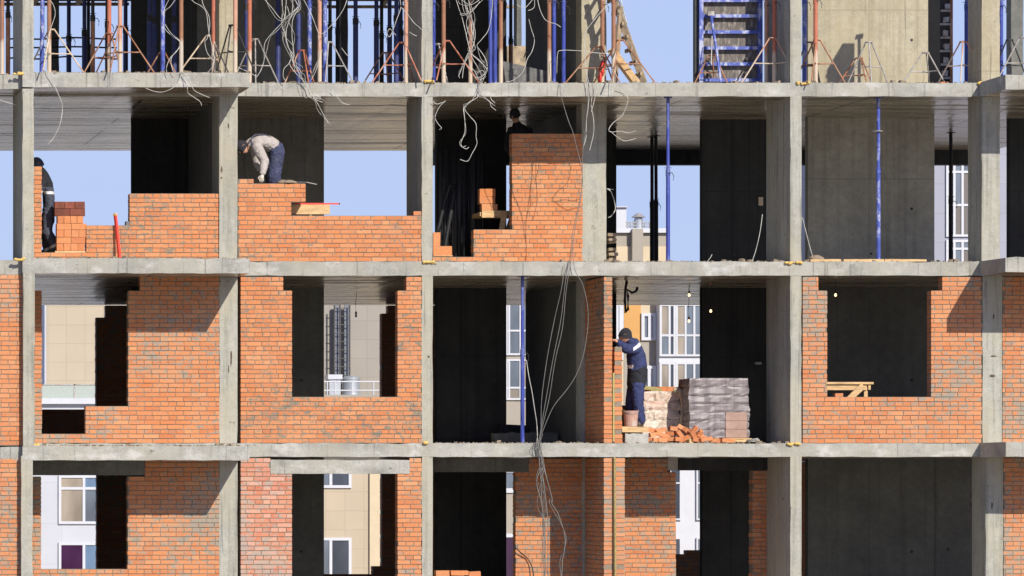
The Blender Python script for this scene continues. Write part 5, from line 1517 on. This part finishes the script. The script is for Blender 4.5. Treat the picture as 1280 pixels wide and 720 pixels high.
def chain(mb, J, names, add=0.0, lat=LAT, cut=1.0):
    secs = []
    for k, n in enumerate(names):
        c, r = J[n]
        if k == len(names)-1 and cut < 1: c = J[names[-2]][0].lerp(c, cut)
        a, b = (r if isinstance(r, tuple) else (r, r))
        secs.append((c, a + add, b + add))
    # finer, swelling in the middle of each limb
    out = []
    for k in range(len(secs)-1):
        out.append(secs[k])
        m = secs[k][0].lerp(secs[k+1][0], .45)
        out.append((m, (secs[k][1]*.55 + secs[k+1][1]*.45)*1.04, (secs[k][2]*.55 + secs[k+1][2]*.45)*1.04))
    out.append(secs[-1])
    loft(mb, out, lat)
def limbs(mb, J):
    chain(mb, J, ['pel', 'sp', 'ch', 'nk', 'hb'])
    for k in '12':
        chain(mb, J, ['s'+k, 'e'+k, 'w'+k]); chain(mb, J, ['h'+k, 'k'+k, 'a'+k])
        loft(mb, [(J['ch'][0], .07, .07), (J['s'+k][0], .07, .07)])
        loft(mb, [(J['pel'][0], .10, .10), (J['h'+k][0], .09, .09)])
def figure(t, J, hc, fd, hu, curl=.9, gloves=False):
    src = MB(); limbs(src, J); mb = MB()
    fuse(src, mb, lambda c: 0 if (c - hc).length < .19 else 1)
    head(mb, hc, fd, hu)
    for k, sd in (('1', .3), ('2', -.3)):
        if gloves:
            gl = MB(); hand(gl, J['w'+k][0], J['e'+k][0], Vector((.3, 1 if k == '1' else -1, -.2)), 1.0, 0, 1.08); gl.build('glove', M['glove'], t, smooth=True)
        else: hand(mb, J['w'+k][0], J['e'+k][0], Vector((0, sd, -1)), curl)
    mb.build('body', [M['skin'], M['blackcloth'], M['shoe']], t, smooth=True)
def garment(t, name, mats, torso, sleeves, classify=None, fold=.007, extra=(), seed=0.0):
    src = MB(); loft(src, torso)
    for sl in sleeves: loft(src, sl)
    for e in extra: loft(src, e)
    mb = MB(); fuse(src, mb, classify, fold=fold, seed=seed)
    return mb.build(name, mats, t, smooth=True)
def sleeve(J, k, r=(.086, .070, .050), cut=.88):
    s_, e_, w_ = J['s'+k][0], J['e'+k][0], J['w'+k][0]
    return [(J['ch'][0].lerp(s_, .5), r[0]*1.05, r[0]*1.05), (s_, r[0], r[0]), (s_.lerp(e_, .5), r[0]*.95, r[0]*.95), (e_, r[1]*1.06, r[1]*1.06), (e_.lerp(w_, .5), r[1]*.92, r[1]*.92), (e_.lerp(w_, cut), r[2], r[2])]
def trouser(J, k, r=(.108, .088, .074)):
    h_, k_, a_ = J['h'+k][0], J['k'+k][0], J['a'+k][0]
    return [(J['pel'][0].lerp(h_, .6), r[0], r[0]), (h_, r[0], r[0]), (h_.lerp(k_, .5), r[0]*.94, r[0]*.94), (k_, r[1], r[1]), (k_.lerp(a_, .4), r[1]*.98, r[1]*.98), (k_.lerp(a_, .98), r[2], r[2])]

# ---- worker in navy (storey three)
t = thing('person', P(795, 533, .4), 'worker in navy jacket with reflective stripes and dark knit cap reaching over a brick leaf', 'person')
hc = P(781.3, 419.5, .36); fd = Vector((-1, .25, .12))
J = {'pel': (P(795, 476, .38), (.145, .11)), 'sp': (P(797.5, 458, .38), (.135, .10)), 'ch': (P(795, 441, .37), (.15, .105)), 'nk': (P(788.5, 428, .36), .056), 'hb': (P(784, 422, .36), .056),
     's1': (P(795, 436, .20), .062), 'e1': (P(782.5, 436, .10), .045), 'w1': (P(773, 428.5, .16), .030), 's2': (P(791, 435, .53), .062), 'e2': (P(780, 434, .52), .045), 'w2': (P(771.5, 427, .36), .030),
     'h1': (P(797, 481, .29), .085), 'k1': (P(797.5, 505, .28), .060), 'a1': (P(801.5, 526.5, .30), .042), 'h2': (P(793, 481, .47), .085), 'k2': (P(788.5, 505, .48), .060), 'a2': (P(789, 527, .50), .042)}
figure(t, J, hc, fd, UP)
cap(t, hc, fd, UP, 'hair', .12)
def cls(c):
    px = XV + (c.x - CX) * FPX / (DCAM + .3); py = YV - (c.z - CZ) * FPX / (DCAM + .3)
    if px < 787.5 and py < 444: return 0
    u = (px - 788) * .60 + (py - 437.0)
    if px > 787 and abs(u) < 2.2 and py < 442: return 2
    if abs(py - 458.5) < 2.0 and px < 790.5: return 2
    return 1 if py > 461.5 - (px - 796) * .35 else 0
garment(t, 'jacket', [M['navycloth'], M['blackcloth'], M['reflect']],
    [(P(795, 482, .385), .185, .150), (P(796.5, 470, .38), .195, .160), (P(796.5, 458, .38), .195, .158), (P(795, 445, .37), .205, .155), (P(792.5, 435, .365), .175, .125), (P(788.5, 427.5, .36), .095, .090)],
    [sleeve(J, '1', (.092, .076, .054)), sleeve(J, '2', (.092, .076, .054))], cls, .008, extra=[[(P(796, 431, .36), .11, .06), (P(793, 427, .36), .10, .065)]])
garment(t, 'trousers', M['navycloth'], [(P(795, 470, .38), .15, .125), (P(795, 480, .38), .165, .135)], [trouser(J, '1'), trouser(J, '2')], None, .009, seed=5.0)
zf = Z(533.3) + .036
boots(t, [(J['a1'][0], Vector((X(794, .3), .28, zf))), (J['a2'][0], Vector((X(781.5, .5), .46, zf)))])

# ---- bent bricklayer (storey two)
t = thing('person', P(346, 254, .75), 'bricklayer in pale grey sweater and blue dungarees bending over the wall top', 'person')
hc = P(303.3, 184, .52); fd = Vector((-.55, -.25, -.85)); hu = Vector((-.85, 0, .5))
J = {'pel': (P(346, 187, .62), (.14, .105)), 'sp': (P(334, 180.5, .60), (.135, .095)), 'ch': (P(321, 178.5, .57), (.15, .10)), 'nk': (P(311.5, 179.5, .54), .056), 'hb': (P(307, 181.5, .53), .056),
     's1': (P(321, 183, .38), .062), 'e1': (P(331, 202, .30), .045), 'w1': (P(328, 218, .20), .030), 's2': (P(318.5, 183, .74), .062), 'e2': (P(322, 203, .72), .045), 'w2': (P(326, 214, .52), .030),
     'h1': (P(346.5, 191, .52), .085), 'k1': (P(342.5, 221, .50), .062), 'a1': (P(345, 247, .50), .043), 'h2': (P(346, 191, .72), .085), 'k2': (P(340, 221, .76), .062), 'a2': (P(341, 247, .80), .043)}
figure(t, J, hc, fd, hu, gloves=True)
cap(t, hc, fd, hu, 'hair', .25)
garment(t, 'sweater', M['sweater'], [(P(343, 183.5, .61), .165, .125), (P(336, 179.5, .60), .18, .130), (P(328, 177.5, .585), .19, .125), (P(319, 177.5, .565), .175, .112), (P(311, 179.5, .545), .085, .072)],
    [sleeve(J, '1', (.088, .070, .048), .92), sleeve(J, '2', (.088, .070, .048), .92)], None, .007)
garment(t, 'dungarees', M['bluecloth'], [(P(339.5, 182.5, .61), .155, .120), (P(345, 186, .62), .175, .135), (P(346.5, 192, .62), .17, .13)], [trouser(J, '1', (.122, .110, .100)), trouser(J, '2', (.122, .110, .100))], None, .011, seed=9.0)
mb = MB()
for dy in (-.10, .10):
    mb.tube(smooth_pts([P(340, 173.0, .59 + dy), P(333, 169.3, .58 + dy*.9), P(326, 168.0, .57 + dy), P(318, 169.3, .55 + dy*1.3), P(314.0, 175, .53 + dy*1.6), P(316, 184, .52 + dy*1.5)], 5), .014, 6)
mb.build('straps', M['slatecloth'], t, smooth=True)
zf = Z(254.3) + .036
boots(t, [(J['a1'][0], Vector((X(333, .5), .47, zf))), (J['a2'][0], Vector((X(328, .8), .80, zf)))])

# ---- leftmost worker in slate clothes
t = thing('person', P(62, 319, .52), 'worker in dark slate clothes with reflective bands, head hidden by the brick strip at left', 'person')
hc = P(46.5, 206, .5); fd = Vector((-1, -.1, -.5)); hu = Vector((-.4, 0, 1))
J = {'pel': (P(61, 258, .5), (.13, .085)), 'sp': (P(60.5, 243, .5), (.125, .08)), 'ch': (P(56.5, 228, .5), (.14, .09)), 'nk': (P(51, 216, .5), .056), 'hb': (P(48.5, 210, .5), .056),
     's1': (P(55, 225, .33), .06), 'e1': (P(46, 243, .32), .045), 'w1': (P(34, 253, .36), .030), 's2': (P(54, 224, .67), .06), 'e2': (P(45, 241, .70), .045), 'w2': (P(33, 250, .6), .030),
     'h1': (P(61, 264, .41), .08), 'k1': (P(59, 290, .38), .06), 'a1': (P(71, 312, .40), .042), 'h2': (P(60, 264, .59), .08), 'k2': (P(56, 290, .60), .06), 'a2': (P(60, 313, .62), .042)}
figure(t, J, hc, fd, hu)
cap(t, hc, fd, hu, 'slatecloth', .3, name='hood')
def cls1(c):
    py = YV - (c.z - CZ) * FPX / (DCAM + .4)
    return 2 if abs(py - 241) < 1.7 else (1 if py < 234 else 0)
garment(t, 'coat', [M['slatecloth'], M['blackcloth'], M['reflect']],
    [(P(61.2, 277.5, .5), .185, .090), (P(61.3, 262, .5), .185, .095), (P(60.7, 244, .5), .18, .098), (P(58, 230, .5), .185, .105), (P(54.5, 220, .5), .15, .09), (P(51.5, 214, .5), .085, .075)],
    [sleeve(J, '1', (.080, .066, .048)), sleeve(J, '2', (.080, .066, .048))], cls1, .006, seed=3.0)
def cls2(c):
    px = XV + (c.x - CX) * FPX / (DCAM + .4); py = YV - (c.z - CZ) * FPX / (DCAM + .4)
    return 1 if abs(py + (px - 69) * .5 - 306.5) < 1.9 else 0
garment(t, 'trousers', [M['slatecloth'], M['reflect']], [(P(61, 256, .5), .13, .085), (P(61, 265, .5), .14, .09)], [trouser(J, '1', (.095, .085, .080)), trouser(J, '2', (.095, .085, .080))], cls2, .008, seed=7.0)
zf = Z(319.6, .5) + .036
boots(t, [(J['a1'][0], Vector((X(59, .4), .38, zf))), (J['a2'][0], Vector((X(48, .6), .62, zf)))])

# ---- worker in the shade behind the tall brick panel
dp = 2.45
t = thing('person', P(650, 263, dp), 'worker in black standing in the shade behind the tall brick panel', 'person')
hc = P(643.5, 144, dp); fd = Vector((-.55, -.7, -.35))
J = {'pel': (P(652, 201, dp), (.10, .13)), 'sp': (P(651, 186, dp), (.10, .125)), 'ch': (P(649, 168, dp), (.105, .145)), 'nk': (P(646, 157, dp), .056), 'hb': (P(645, 150, dp), .056),
     's1': (P(640, 163, dp - .05), .062), 'e1': (P(635, 184, dp - .15), .045), 'w1': (P(643, 196, dp - .3), .030), 's2': (P(660, 164, dp + .05), .062), 'e2': (P(665, 184, dp - .1), .045), 'w2': (P(660, 197, dp - .3), .030),
     'h1': (P(647, 206, dp), .085), 'k1': (P(646, 232, dp - .02), .062), 'a1': (P(646, 258, dp), .043), 'h2': (P(657, 206, dp), .085), 'k2': (P(658, 232, dp - .02), .062), 'a2': (P(658, 258, dp), .043)}
figure(t, J, hc, fd, UP)
cap(t, hc, fd, UP, 'hair', .1)
garment(t, 'jacket', M['blackcloth'], [(P(652, 206, dp), .14, .18), (P(651, 188, dp), .14, .18), (P(649.5, 170, dp), .14, .20), (P(647, 160, dp), .10, .15), (P(646, 156, dp), .075, .08)], [sleeve(J, '1'), sleeve(J, '2')])
garment(t, 'trousers', M['blackcloth'], [(P(652, 196, dp), .11, .145), (P(652, 205, dp), .12, .155)], [trouser(J, '1'), trouser(J, '2')], seed=4.0)
zf = Z(265, 2.05) + .036
boots(t, [(J['a1'][0], Vector((X(641, dp), dp - .16, zf))), (J['a2'][0], Vector((X(655, dp), dp - .18, zf)))])

# ================================================================== LIGHT, SKY, CAMERA
SUN = Vector((-.56, 1.4, -.95)).normalized()
l = bpy.data.lights.new('sun', 'SUN'); l.energy = 3.5; l.angle = R(.5); l.color = (1.0, .94, .84)
so = bpy.data.objects.new('sun', l); COL.objects.link(so); so.location = (20, -40, 40)
so.rotation_euler = SUN.to_track_quat('-Z', 'Y').to_euler()
w = bpy.data.worlds.new('World'); S.world = w; w.use_nodes = True
nt = w.node_tree; nt.nodes.clear()
out = nt.nodes.new('ShaderNodeOutputWorld'); bg = nt.nodes.new('ShaderNodeBackground'); sky = nt.nodes.new('ShaderNodeTexSky')
sky.sky_type = 'NISHITA'; sky.sun_disc = False
sky.sun_elevation = math.asin(-SUN.z); sky.sun_rotation = math.atan2(-SUN.x, -SUN.y)
sky.air_density = 1.0; sky.dust_density = .6; sky.ozone_density = 2.0; sky.altitude = 100
bg.inputs[1].default_value = .058
tint = nt.nodes.new('ShaderNodeMix'); tint.data_type = 'RGBA'; tint.blend_type = 'MULTIPLY'; tint.inputs[0].default_value = 1.0
tint.inputs[7].default_value = (.92, .90, 1.34, 1)
nt.links.new(sky.outputs[0], tint.inputs[6]); tc = nt.nodes.new('ShaderNodeTexCoord'); sx = nt.nodes.new('ShaderNodeSeparateXYZ'); nt.links.new(tc.outputs['Generated'], sx.inputs[0])
mr = nt.nodes.new('ShaderNodeMapRange'); mr.interpolation_type = 'SMOOTHSTEP'
for k, v in (('From Min', .12), ('From Max', .40), ('To Min', .85), ('To Max', 0.0)): mr.inputs[k].default_value = v
nt.links.new(sx.outputs['Z'], mr.inputs['Value'])
pale = nt.nodes.new('ShaderNodeMix'); pale.data_type = 'RGBA'; pale.inputs[7].default_value = (5.2, 6.5, 9.65, 1)   # even pale blue of a hazy horizon
nt.links.new(mr.outputs[0], pale.inputs[0]); nt.links.new(tint.outputs[2], pale.inputs[6]); nt.links.new(pale.outputs[2], bg.inputs[0]); nt.links.new(bg.outputs[0], out.inputs[0])
cam = bpy.data.cameras.new('camera'); co = bpy.data.objects.new('camera', cam); COL.objects.link(co)
co.location = (CX, -DCAM, CZ); co.rotation_euler = (math.pi / 2, 0, 0)
cam.sensor_width = 36.0; cam.sensor_fit = 'HORIZONTAL'; cam.lens = FPX / 1280 * 36.0
cam.shift_x = (640 - XV) / 1280; cam.shift_y = (YV - 360) / 1280
cam.clip_start = 1.0; cam.clip_end = 3000
S.camera = co
S.view_settings.view_transform = 'Standard'; S.view_settings.look = 'None'; S.view_settings.gamma = 1.0
S.view_settings.exposure = .72
